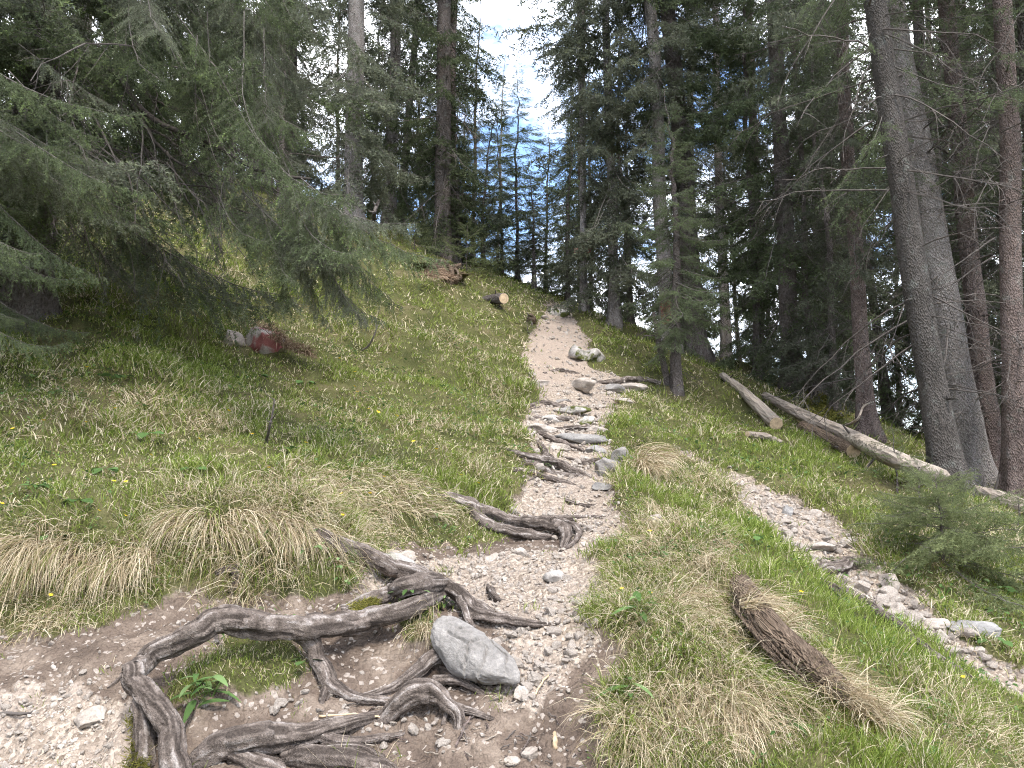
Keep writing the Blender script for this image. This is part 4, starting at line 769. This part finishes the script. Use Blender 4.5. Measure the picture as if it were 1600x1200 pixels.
# uprooted stump
sp, sd_ = G(690, 440); ks = sd_/FPX; st = empty('uprooted_stump', tuple(sp), 'ragged brown uprooted stump under a grass cap on the left slope', 'stump')
link('root_plate', rock_mesh('root_plate', 61, 5, np.array([26, 16, 17])*ks, M['rotwood'], 5, .4), st, loc=(0, 0, 10*ks))
link('turf_cap', rock_mesh('turf_cap', 62, 4, np.array([46, 30, 9])*ks, M['ground'], 4, .2), st, loc=(-12*ks, .18, 20*ks), rot=(0, .15, 0))
for k in range(9):
    rg_ = random.Random(k); x0 = rg_.uniform(-24, 24)*ks; P = np.array([[x0, -12*ks, 18*ks], [x0+rg_.uniform(-6, 6)*ks, -21*ks, 6*ks], [x0+rg_.uniform(-12, 12)*ks, -20*ks, -14*ks]])
    V, Q, C = sweep(resample(P, 8), np.linspace(2.2, .8, 8)*ks, 7); link('root', mesh_from('root', V, [C, Q], [M['rotwood']], smoothf=True), st)
# red paint on two trunks
def paint(tree_o, z, r, w, hgt):
    a = np.linspace(-math.pi/2-w, -math.pi/2+w, 9); n = 7; V = []
    for q in range(n):
        f = q/(n-1)
        for k, t in enumerate(a):
            rr = r*1.0; V.append((math.cos(t)*rr, math.sin(t)*rr, z+hgt*(f-.5)+.03*math.sin(t*7)))
    F = [(q*9+k, q*9+k+1, (q+1)*9+k+1, (q+1)*9+k) for q in range(n-1) for k in range(8)]
    link('paint_mark', mesh_from('paint_mark', V, [np.array(F)], [M['redpaint']], smoothf=True), [c for c in tree_o.children if c.name.startswith('trunk')][0])
def trunk_r(o, z):
    t = [c for c in o.children if c.name.startswith('trunk')][0]; co = np.array([v.co[:] for v in t.data.vertices]); s = co[np.abs(co[:, 2]-z) < .2]; return float(np.hypot(s[:, 0], s[:, 1]).max()) if len(s) else .2
paint(tA, .62, trunk_r(tA, .6)+.006, .75, .42)
for o in list(bpy.data.objects):
    if o.get('label', '').startswith('slender pale trunk'): paint(o, 1.25, trunk_r(o, 1.2)+.006, 1.0, .10)

# ------------------------------------------------------------------ loose stones: individuals, then gravel as stuff
PEB = [rock_mesh('stone', 400+k, 2, np.array([1, random.uniform(.65, .95), random.uniform(.5, .8)]), M['lime'], 10, .05, smoothf=False) for k in range(10)]
M['gravel'] = M['lime']
PEBS = [rock_mesh('pebble', 430+k, 1, np.array([1, random.uniform(.65, .95), random.uniform(.5, .8)]), M['lime'], 8, .05, smoothf=False) for k in range(6)]
def sample_poly_px(px, n, seed):
    rng = np.random.default_rng(seed); p = np.array(px, float); lo, hi = p.min(0), p.max(0); out = []
    while len(out) < n:
        q = rng.uniform(lo, hi, (n*3, 2)); s = sdf(p, q[:, 0], q[:, 1]); out += q[s > 0].tolist()
    return np.array(out[:n])
def to_ground(q):
    p, d = hit(q[:, 0], q[:, 1]); m = masks(p[:, 0], p[:, 1]); p[:, 2] = height(p[:, 0], p[:, 1], m); return p, d, m
def stones(px, n, seed, smin, smax, label, group, pw=2.0):
    rng = np.random.default_rng(seed); p, d, m = to_ground(sample_poly_px(px, n, seed))
    for k in range(n):
        s = (smin+(smax-smin)*rng.random()**pw)*d[k]/FPX/2
        o = link('stone', PEB[rng.integers(10)], None, loc=(p[k, 0], p[k, 1], p[k, 2]+s*.25), rot=tuple(rng.uniform(-.6, .6, 2))+(rng.uniform(0, 6.28),), scale=s); tag(o, label, 'stone', group)
stones([(770,1010),(810,980),(850,930),(900,900),(950,950),(925,1010),(880,1040),(830,1120),(795,1100)], 100, 1, 10, 30, 'loose white stone in the tongue of gravel beside the smooth boulder', 'white stones beside the smooth boulder', 1.6)
stones([(420,1095),(520,1090),(600,1110),(690,1120),(720,1190),(640,1180),(560,1150),(420,1130)], 34, 2, 8, 28, 'white stone scattered on dark soil between the foreground roots', 'white stones between the roots', 2)
stones([(1300,900),(1360,890),(1500,985),(1560,1040),(1480,1030),(1400,975),(1330,925)], 85, 3, 10, 38, 'pale stone in the lower gravel gully below the hollow', 'stones in the lower gully', 1.6)
stones([(1120,735),(1200,765),(1330,850),(1300,880),(1250,880),(1180,810)], 65, 4, 8, 26, 'pale stone in the upper gravel gully above the hollow', 'stones in the upper gully', 2)
stones([(0,1085),(110,1060),(190,1095),(190,1200),(0,1200)], 22, 5, 8, 22, 'pale stone in the gravel at the lower left corner', 'stones in the lower left gravel', 2.5)
stones(PATH_PX[7:30], 34, 6, 7, 24, 'pale stone on the narrow middle path', 'stones on the middle path', 2.2)
stones([(750,1080),(900,1060),(930,1180),(740,1200)], 14, 7, 6, 16, 'small pale stone lying on the dark soil at the bottom', 'stones on the bottom dark soil', 2)

def scatter_mesh(name, protos, P, R3, scl, var, label, cat, material):
    Vs, Fs, c = [], [], 0
    for k, me in enumerate(protos):
        V = np.array([v.co[:] for v in me.vertices]); F = np.array([p.vertices[:] for p in me.polygons]); i = np.where(var == k)[0]
        W = np.einsum('nij,vj->nvi', R3[i], V)*scl[i][:, None, None]+P[i][:, None]; Vs.append(W.reshape(-1, 3)); Fs.append((F[None]+(np.arange(len(i))*len(V))[:, None, None]).reshape(-1, 3)+c); c += len(i)*len(V)
    o = link(name, mesh_from(name, np.vstack(Vs), [np.vstack(Fs)], [material])); return tag(o, label, cat, kind='stuff')
def rand_rot(rng, n):
    q = rng.normal(size=(n, 4)); q /= np.linalg.norm(q, axis=1)[:, None]; w, x, y, z = q.T
    return np.stack([1-2*(y*y+z*z), 2*(x*y-z*w), 2*(x*z+y*w), 2*(x*y+z*w), 1-2*(x*x+z*z), 2*(y*z-x*w), 2*(x*z-y*w), 2*(y*z+x*w), 1-2*(x*x+y*y)], 1).reshape(-1, 3, 3)
def polar_points(n, seed, r0, r1, deg=41):
    rng = np.random.default_rng(seed); r = np.exp(rng.uniform(math.log(r0), math.log(r1), n)); t = np.radians(rng.uniform(-deg, deg, n)); return np.sin(t)*r, np.cos(t)*r, r, rng
# gravel
x, y, r, rng = polar_points(95000, 5, 1.6, 18); m = masks(x, y)
pr = np.maximum(m['path']*(1-.45*m['pink'])*np.clip(.75+.6*fbm(x*1.7, y*1.7, seed=90), .25, 1), m['gully'])*.95+.10*m['soil']; k = rng.random(len(x)) < pr; x, y, r = x[k], y[k], r[k]; n = len(x)
z = height(x, y); s = (.005+.015*rng.random(n)**2.2)*np.clip(r/4, .75, 2.2)
scatter_mesh('gravel', PEBS, np.stack([x, y, z+s*.2], 1), rand_rot(rng, n), s, rng.integers(0, 6, n), 'fine pale gravel covering the path and the gully', 'gravel', M['gravel'])

# ------------------------------------------------------------------ grass
def blades(base, d0, h, w, droop, segs, rng):
    """ribbons starting at base along d0, bending down; returns V, F, along"""
    n = len(base); d = d0/np.linalg.norm(d0, axis=1)[:, None]; p = base.copy(); pts = [p]; st = (h/segs)[:, None]
    for q in range(segs):
        d = d-UP*(droop*(q+1)/segs*(3.0/segs))[:, None]; d /= np.linalg.norm(d, axis=1)[:, None]; p = p+d*st; pts.append(p)
    sd = np.cross(d0, rng.normal(size=(n, 3))); sd /= np.linalg.norm(sd, axis=1)[:, None]+1e-9; V, al = [], []
    for q in range(segs):
        ww = (w*.5*(1-.6*q/segs))[:, None]*sd; V += [pts[q]-ww, pts[q]+ww]; al += [q/segs]*2
    V.append(pts[segs]); al.append(1.); k = 2*segs+1; V = np.stack(V, 1).reshape(-1, 3); f = []
    for q in range(segs-1): f += [(2*q, 2*q+1, 2*q+3), (2*q, 2*q+3, 2*q+2)]
    f.append((2*segs-2, 2*segs-1, 2*segs)); F = (np.array(f)[None]+(np.arange(n)*k)[:, None, None]).reshape(-1, 3)
    return V, F, np.tile(al, n), k
P_LUSH = world_poly([(1060,660),(1130,620),(1250,680),(1400,770),(1330,830),(1200,760),(1110,730)]); P_LUSH2 = world_poly([(950,760),(1000,770),(1080,800),(1200,870),(1350,960),(1500,1060),(1350,1060),(1200,930),(1040,830)])
def grass(name, clumps, per, seed, r0, r1, segs, label, wmul=1.0, spread=.035):
    x, y, r, rng = polar_points(clumps, seed, r0, r1, 41); m = masks(x, y); bk = bankmask(x, y)
    pk = (1-smooth(.2, .8, m['soil']))*.9+.1*bk*(m['soil'] < .7)+.012*m['soil']; kp = rng.random(len(x)) < pk; x, y, r, bk = x[kp], y[kp], r[kp], bk[kp]; n = len(x)
    nz = fbm(x*1.1, y*1.1, seed=61, octv=4)*.5+fbm(x*4.5, y*4.5, seed=62, octv=2)*.3
    lush = np.maximum(smooth(-.3, .3, sdf(P_LUSH, x, y)), smooth(-.1, .2, sdf(P_LUSH2, x, y))); dry = np.clip(.31-.22*lush+.5*nz+rng.normal(0, .10, n), 0, 1); dry = np.clip(np.maximum(dry, bk*(.62+.35*fbm(x*5, y*5, seed=66)+rng.normal(0, .12, n))), 0, 1)
    tall = np.clip(.64+.65*fbm(x*2.3, y*2.3, seed=65, octv=3), .3, 1.8)*(1+.3*bk)*(1+.3*(dry > .55)); nr = normal_at(x, y); down = nr*[1, 1, 0]; down /= np.linalg.norm(down, axis=1)[:, None]+1e-6
    caz = rng.uniform(0, 6.28, n); cd = np.stack([np.cos(caz), np.sin(caz), 0*caz], 1)
    i = np.repeat(np.arange(n), per); N_ = len(i); isdry = np.clip(dry[i]+rng.normal(0, .22, N_), 0, 1); dr_ = isdry > .5
    off = rng.normal(0, spread, (N_, 2))*np.clip((r[i]/4)**.5, .8, 2.2)[:, None]; bx, by = x[i]+off[:, 0], y[i]+off[:, 1]
    mz = height(x, y); gxx = -(nr[:, 0]/nr[:, 2])[i]; gyy = -(nr[:, 1]/nr[:, 2])[i]; bz = mz[i]+gxx*off[:, 0]+gyy*off[:, 1]-.006
    ra = rng.uniform(0, 6.28, N_); rd = np.stack([np.cos(ra), np.sin(ra), 0*ra], 1)
    d0 = nr[i]*.35+UP*np.where(dr_, .55, .9)[:, None]+rd*np.where(dr_, .75, .42)[:, None]+cd[i]*np.where(dr_, .35, .2)[:, None]+down[i]*(np.where(dr_, .25, .0)+.75*bk[i])[:, None]
    h = np.where(dr_, rng.uniform(.06, .20, N_), rng.uniform(.04, .125, N_))*tall[i]*np.clip((r[i]/5)**.3, .85, 1.5)
    w = np.where(dr_, .0030, .0042)*rng.uniform(.7, 1.3, N_)*np.clip(r[i]/4, .8, 6)**.8*wmul; dp = np.where(dr_, rng.uniform(.25, .9, N_), rng.uniform(.1, .55, N_))+.35*bk[i]
    V, F, al, k = blades(np.stack([bx, by, bz], 1), d0, h, w, dp, segs, rng)
    o = link(name, mesh_from(name, V, [F], [M['grass']], attrs={'along': al, 'tint': np.repeat(rng.random(N_), k), 'dry': np.repeat(isdry, k)}))
    return tag(o, label, 'grass', kind='stuff')
grass('meadow_grass', 13000, 20, 71, 1.8, 4.8, 3, 'green and straw coloured meadow grass in the foreground banks', 1., .03)
grass('meadow_grass', 20000, 15, 72, 4.8, 11, 2, 'green and dry meadow grass on the middle slopes beside the path', 1.3, .035)
grass('meadow_grass', 24000, 12, 73, 11, 30, 1, 'short grass on the far upper slopes below the trees', 2.0, .05)
def local_blades(name, px, n, seed, label, cat, material, hr, lean, droop, segs=3, w=.003, updir=1.0, fwd=0., h0=0., parent=None, dryv=1.0, kind='stuff'):
    rng = np.random.default_rng(seed); q = sample_poly_px(px, n, seed); kk = fbm(q[:, 0]/38, q[:, 1]/26, seed=seed)+rng.normal(0, .25, n) > -.35; q = q[kk]; n = len(q); p, d = GV_(q[:, 0], q[:, 1], np.full(n, h0)); ra = rng.uniform(0, 6.28, n); rd = np.stack([np.cos(ra), np.sin(ra), 0*ra], 1)
    nr = normal_at(p[:, 0], p[:, 1]); dn = nr*[1, 1, 0]; dn /= np.linalg.norm(dn, axis=1)[:, None]+1e-6
    wa = fbm(p[:, 0]*3, p[:, 1]*3, seed=seed+70)*1.1; dn = np.stack([dn[:, 0]*np.cos(wa)-dn[:, 1]*np.sin(wa), dn[:, 0]*np.sin(wa)+dn[:, 1]*np.cos(wa), 0*wa], 1)
    V, F, al, k = blades(p-UP*.005, UP*updir*rng.uniform(.4, 1.8, n)[:, None]+rd*lean*rng.uniform(.3, 2.2, n)[:, None]+dn*fwd, rng.uniform(*hr, n), w*rng.uniform(.5, 1.5, n)*np.clip(d/4, .8, 4), rng.uniform(.5, 1.3, n)*droop, segs, rng)
    o = link(name, mesh_from(name, V, [F], [material], attrs={'along': al, 'tint': np.repeat(rng.random(n), k), 'dry': np.repeat(np.clip(dryv+rng.normal(0, .2, n), 0, 1), k)}), parent)
    return o if parent else tag(o, label, cat, kind=kind)
# long dry grass hanging over the cut banks
local_blades('hanging_dry_grass', [(-120,832),(60,836),(120,845),(240,852),(260,885),(150,888),(-120,878)], 3000, 1, 'long straw coloured grass hanging over the left bank edge', 'grass', M['grass'], (.14, .36), .25, 1.3, 5, .0032, .2, 1.0, .01, dryv=.8)
local_blades('hanging_dry_grass', [(265,792),(350,790),(430,792),(520,835),(530,860),(430,840),(340,835),(275,830)], 2200, 2, 'thick dry grass tussock drooping above the small twisted root', 'grass', M['grass'], (.14, .36), .25, 1.3, 5, .0032, .2, 1.0, .01, dryv=.8)
local_blades('hanging_dry_grass', [(440,740),(560,725),(650,745),(715,790),(690,810),(600,800),(520,815),(470,800)], 1900, 3, 'dry grass fringe above the dark bank left of the path', 'grass', M['grass'], (.10, .28), .4, .8, 4, .0033, .35, .9, .0, dryv=.66)
local_blades('hanging_dry_grass', [(985,695),(1030,705),(1035,740),(1000,735)], 700, 4, 'brown grass tussock drooping over the jagged path-edge rock', 'grass', M['grass'], (.2, .42), .35, .8, 4, .0035, .35, .9, .06)
local_blades('hanging_dry_grass', [(640,945),(680,945),(690,985),(650,990)], 420, 5, 'small dry grass tuft hanging left of the smooth boulder', 'grass', M['grass'], (.08, .2), .35, .9, 4, .0026, .3, .9, .05)
local_blades('hanging_dry_grass', [(1150,905),(1200,935),(1230,990),(1190,975),(1155,945)], 700, 6, 'dry grass lying over the upper end of the rotten log', 'grass', M['grass'], (.12, .3), .35, .8, 4, .003, .35, .9, .10)
local_blades('hanging_dry_grass', [(1230,1000),(1300,1050),(1400,1120),(1370,1130),(1270,1075)], 700, 16, 'dry grass strands over the lower end of the rotten log', 'grass', M['grass'], (.12, .26), .5, .8, 4, .003, .35, .6, .06)
local_blades('hanging_dry_grass', [(385,505),(420,508),(480,545),(492,560),(450,548),(410,522)], 700, 7, 'brown dead grass', 'grass', M['deadgrass'], (.12, .28), .3, .8, 4, .0032, .35, .9, .16, parent=rr, dryv=1.).matrix_parent_inverse = Matrix.Translation(-rr.location)
local_blades('hanging_dry_grass', [(650,425),(700,418),(725,428),(700,436),(655,434)], 350, 8, 'x', 'grass', M['deadgrass'], (.15, .35), .4, .8, 3, .003, .3, .9, .22, parent=st).matrix_parent_inverse = Matrix.Translation(-st.location)
for k, (px, lb) in enumerate([([(1250,1060),(1330,1080),(1420,1130),(1500,1200),(1400,1200),(1300,1140),(1230,1100)], 'olive yellow moss over the buried end of the rotten log'), ([(540,945),(580,932),(620,938),(600,955),(555,958)], 'brown-green moss on top of the foreground root'), ([(1260,600),(1300,600),(1330,650),(1290,660),(1250,640)], 'mossy mound in the shade behind the fallen logs'), ([(200,1110),(225,1110),(235,1200),(190,1200)], 'dark moss on the root foot at lower left')]):
    local_blades('moss', px, [6000, 1500, 4000, 1200][k], 20+k, lb, 'moss', M['mossblade'], (.012, .035), .9, .1, 1, [.004, .004, .02, .004][k], .8, 0, [.03, .085, .12, .05][k])
# ------------------------------------------------------------------ leafy plants
def leaf(seed, L, W, fold=.2, notch=0., curl=.3):
    rng = np.random.default_rng(seed); n = 7; V = []
    for q in range(n):
        t = q/(n-1); ww = W*.5*math.sin(math.pi*min(1, t*.93+.05))**.7*(1-.25*t); z = -curl*L*t*t
        V += [(t*L, -ww, z+fold*ww), (t*L, 0, z), (t*L, ww, z+fold*ww)]
    F = []
    for q in range(n-1):
        a = q*3; F += [(a, a+3, a+4, a+1), (a+1, a+4, a+5, a+2)]
    return mesh_from('leaf', np.array(V), [np.array(F)], [M['herb']], attrs={'tint': rng.uniform(.1, 1)+rng.uniform(-.08, .08, len(V))}, smoothf=True)
ROUND = [leaf(600+k, .055, .062, .15, curl=.2) for k in range(5)]; LANCE = [leaf(610+k, .10, .028, .35, curl=.35) for k in range(4)]; SMALL = [leaf(620+k, .032, .022, .2) for k in range(5)]
def plant(u, v, kind, n, label, s=1.0, group=None, h=.05):
    p, d = G(u, v); rng = random.Random(int(u*7+v)); e = empty('leafy_plant', tuple(p), label, 'plant', group); pool = {'r': ROUND, 'l': LANCE, 's': SMALL}[kind]
    for k in range(n):
        az = k*2.4+rng.uniform(-.4, .4); rad = {'r': .05, 'l': .01, 's': .07}[kind]*rng.uniform(.3, 1.2)*s; hh = {'r': h, 'l': .01+.012*k, 's': h*1.5*rng.uniform(.3, 1.3)}[kind]*s
        link('leaf', pool[k % len(pool)], e, loc=(math.cos(az)*rad, math.sin(az)*rad, hh), rot=(rng.uniform(-.3, .3), rng.uniform(-.5, .1) if kind == 'l' else rng.uniform(-.2, .4), az), scale=s*rng.uniform(.75, 1.2))
    B = Buf()
    for k in range(min(n, 6)):
        az = k*2.4; P = np.array([[0, 0, -.02], [math.cos(az)*.03, math.sin(az)*.03, h*.6], [math.cos(az)*.05, math.sin(az)*.05, h]])*s; V, Q, C = sweep(P, np.array([.0016, .0014, .001]), 3, cap=False); B.add(V, None, Q)
    link('stem', B.mesh('stem', [M['stem']]), e); return e
PL = [(58,772,'r',8,'round-leaved plant near the left edge above the bank'),(118,795,'r',5,'second round-leaved plant just right of the one at the left edge'),(70,852,'r',4,'round leaves low on the left bank'),(165,745,'r',6,'round-leaved plant beside two yellow flowers'),(300,745,'r',5,'round-leaved plant in grass above the twisted root'),(425,836,'l',5,'star-shaped leafy plant at the tussock top'),(490,842,'r',5,'pale leafy plant above the slanting root'),
 (505,872,'s',16,'leafy herb in the hollow under the slanting root'),(530,893,'s',16,'herb clump against the dark lichen rock'),(545,915,'s',12,'low herb below the lichen rock'),(480,880,'s',12,'herb at left of the hollow under the slanting root'),(700,832,'s',12,'herb in the dark hollow under the curved root'),(680,810,'l',5,'leafy plant at the top of the dark hollow'),(640,952,'s',14,'small herb on the mossy root beside the boulder'),(690,950,'s',12,'tiny leaves on the root above the boulder'),
 (305,1108,'l',11,'broad-bladed green plant under the arching root',1.0),(330,1085,'l',6,'smaller blade-leaved plant right under the arching root'),(478,1050,'r',3,'round leaf pair beside the descending side root'),(985,1098,'l',7,'upright blade-leaved plant on the right edge of dark soil'),(1000,970,'l',8,'feathery leafed plant on the right path bank'),(1010,955,'s',10,'small leaves on the right path bank'),
 (1030,870,'l',4,'green leafy plant right of the path bend'),(1110,835,'l',5,'leafy plant on the ridge left of the gully'),(1180,850,'r',4,'round leaves left of the gully'),(1310,905,'s',10,'low herb on the gully bank'),(1390,985,'s',10,'herb on the root along the gully'),(1555,1013,'r',6,'bright round-leaved plant beside the grey gully boulder'),(1560,965,'r',5,'round leaves above the grey gully boulder'),
 (1475,930,'s',14,'shaded herb right of the middle gully'),(1520,925,'s',14,'shaded herb clump below the low spruce'),(1570,930,'r',7,'leafy plant at right edge below the low spruce'),(1430,905,'s',12,'herb between gully and low spruce'),(1590,985,'s',12,'herb at the right picture edge beside the boulder'),(1280,1060,'r',3,'small leaf by the rotten log'),(1230,1140,'l',5,'leafy plant in the foreground grass right of centre'),(1440,1185,'r',6,'leafy plant at the bottom right'),
 (185,598,'r',6,'pale plant on the shady left slope'),(62,600,'r',5,'plant under the overhanging spruce'),(400,596,'r',5,'pale leaves below the painted boulder'),(445,710,'r',6,'round leaves beside the thin dead sapling'),(475,605,'r',4,'pale round leaves right of the painted boulder'),(230,690,'r',5,'round leaves among dry tussocks on the slope'),(1215,665,'s',12,'shaded plants next to the sawn log'),(1350,800,'s',12,'green herb on the right rim of the gully'),(850,735,'s',10,'herb in the root hollow left of the path bend')]
for t in PL: plant(*t[:5], s=(t[5] if len(t) > 5 else 1.0)*(1.15 if t[1] < 700 else .95))
FL = [(20,670),(68,657),(135,660),(180,638),(136,574),(312,686),(236,711),(357,642),(394,678),(478,692),(420,731),(85,727),(178,752),(197,753),(196,806),(155,798),(88,869),(79,930),(3,787),(555,581),(554,604),(576,639),(591,644),(657,699),(646,690),(682,702),(578,771),(535,805),(533,772),(747,755),(720,742),(972,920),(1017,927),(1252,925),(1505,1058),(558,612),(530,560),(620,650),(1015,830),(600,745)]
pet = []
for k in range(6):
    a = k*math.pi/3
    for t, rr_, z in ((0, .0, 0), (-.45, .008, .003), (0, .011, .004), (.45, .008, .003)): pet.append((math.cos(a+t)*rr_, math.sin(a+t)*rr_, z))
FM = mesh_from('blossom', np.array(pet), [np.array([(k*4, k*4+1, k*4+2, k*4+3) for k in range(6)])], [M['petal']])
V, Q, C = sweep(np.array([[0, 0, -.1], [.004, 0, -.05], [0, 0, 0]]), np.array([.0014, .0012, .001]), 3, cap=False); SM = mesh_from('stem', V, [Q], [M['stem']])
for k, (u, v) in enumerate(FL):
    p, d = G(u, v, .09); e = empty('yellow_flower', tuple(p), 'small yellow meadow flower standing in the grass', 'flower', 'yellow flowers in the meadow', rot=(random.uniform(-.1, .6), random.uniform(-.3, .3), random.uniform(0, 6)))
    s = max(.9, min(1.7, d/3.6)); link('blossom', FM, e, scale=s); link('stem', SM, e)
# ------------------------------------------------------------------ twigs on the soil, dead saplings
def stick(label, rows, seed, name='dead_twig', material='deadwood', group=None, cat='twig', subs=0):
    P, R = GP(rows); PR = resample(np.hstack([P, R[:, None]]), 14); rng = np.random.default_rng(seed); B = Buf()
    V, Q, C = sweep(PR[:, :3]+np.cumsum(rng.normal(0, .0015, (14, 3)), 0), np.abs(PR[:, 3]), 5); B.add(V, C, Q)
    for k in range(subs):
        i = rng.integers(5, 13); d = rng.normal(size=3); d[2] = abs(d[2]); d /= np.linalg.norm(d); p0 = PR[i, :3]; V, Q = ribbon_tris(np.stack([p0, p0+d*.06, p0+d*.13+UP*.01]), PR[i, 3]*.7); B.add(V, None, Q)
    return tag(link(name, B.mesh(name, [M[material]], smoothf=True)), label, cat, group)
stick('reddish twig standing in the dark soil below the humped root', [(712,1168,0,2),(724,1145,.02,2.2),(737,1120,.04,2)], 1, material='barkred')
stick('pale twig slanting on the soil right of the boulder', [(838,1085,0,1.6),(848,1070,.02,1.8),(860,1058,.0,1.5)], 2, material='cut')
stick('thin twig upright in the dark soil at the bottom', [(812,1178,0,1.5),(820,1160,.03,1.5),(829,1145,.03,1.2)], 3, material='barkred')
stick('pale wood splinter in the dark soil', [(868,1170,0,4),(866,1155,.02,4),(864,1142,.0,3)], 4, material='cut')
stick('thin dead sapling standing in the slope grass', [(414,700,-.02,2.6),(421,670,.15,2.2),(426,648,.27,1.6),(431,622,.38,1)], 5, 'dead_sapling', subs=4)
stick('curved bare twig sticking out of the upper slope grass', [(563,548,0,1.6),(575,540,.1,1.5),(585,522,.3,1.2),(590,508,.42,.8)], 6, subs=2)
stick('stick lying at the left edge below the bank', [(-10,1115,.01,3),(25,1112,.02,3),(60,1108,.01,2)], 7)
stick('long thin twig between the foreground roots', [(500,1118,.01,2),(560,1116,.02,2),(600,1122,.0,1.5)], 8, material='cut')
stick('bent dead branch on the grass behind the long fallen log', [(1320,665,.1,2),(1340,655,.4,2),(1350,635,.5,1.6),(1365,628,.6,1)], 9, material='logwood', subs=2)
stick('dead curved sapling with bare branches beside the left hilltop spruce', [(578,365,0,3.2),(585,340,.35,3.2),(592,315,.7,2.8),(606,292,1.0,2.2)], 10, 'dead_sapling', subs=6)
stick('low dead branch lying on the left hilltop grass', [(585,332,.2,2),(610,318,.4,2),(640,322,.4,1.6),(655,325,.3,1)], 11, material='logwood', subs=2)
rng = np.random.default_rng(44); q = sample_poly_px([(430,1090),(620,1100),(740,1080),(900,1080),(920,1200),(620,1200),(560,1140)], 40, 9)
for k, (u, v) in enumerate(q):
    a = rng.uniform(0, 3.14); l = rng.uniform(8, 34); stick('fine dead twig lying on the bare soil between the roots', [(u, v, .004, 1.0), (u+math.cos(a)*l*.5, v+math.sin(a)*l*.25, .012, 1.1), (u+math.cos(a)*l, v+math.sin(a)*l*.5, .004, .8)], 50+k, material=['deadwood', 'barkred', 'logwood'][k % 3], group='fine twigs on the soil')

local_blades('needle_litter', SOIL_PX[2:14]+[(800,900),(900,1000),(930,1090),(920,1200),(0,1200)], 5000, 60, 'brown needle and bark litter strewn over the bare soil', 'litter', M['deadgrass'], (.008, .035), 1.0, .3, 1, .0022, .06, 0., .006)

# low leafy ground cover between the grass
x, y, r, rng = polar_points(26000, 91, 1.9, 11); m = masks(x, y); k = (rng.random(len(x)) < (1-m['soil'])*smooth(-.05, .35, fbm(x*1.6, y*1.6, seed=93, octv=3))); x, y, r = x[k], y[k], r[k]; n = len(x)
lf = mesh_from('small_leaf', np.array([(-.9, 0, 0), (-.1, -.55, .15), (.9, 0, -.1), (-.1, .55, .15)]), [np.array([(0, 1, 2), (0, 2, 3)])], [])
ax = rng.uniform(-.7, .7, (n, 2)); az = rng.uniform(0, 6.28, n); ca, sa = np.cos(az), np.sin(az); R3 = np.zeros((n, 3, 3)); R3[:, 0, 0] = ca; R3[:, 0, 1] = -sa; R3[:, 1, 0] = sa; R3[:, 1, 1] = ca; R3[:, 2, 2] = 1; R3[:, 2, 0] = ax[:, 0]; R3[:, 2, 1] = ax[:, 1]
s = rng.uniform(.006, .015, n)*np.clip(r/4, .8, 2); gc = scatter_mesh('ground_herbs', [lf], np.stack([x, y, height(x, y)+rng.uniform(.02, .075, n)], 1), R3, s, np.zeros(n, int), 'low small-leaved herbs growing between the grass blades', 'herbs', M['herb'])
gc.data.attributes.new('tint', 'FLOAT', 'POINT').data.foreach_set('value', np.repeat(rng.random(n), 4).astype(np.float32))
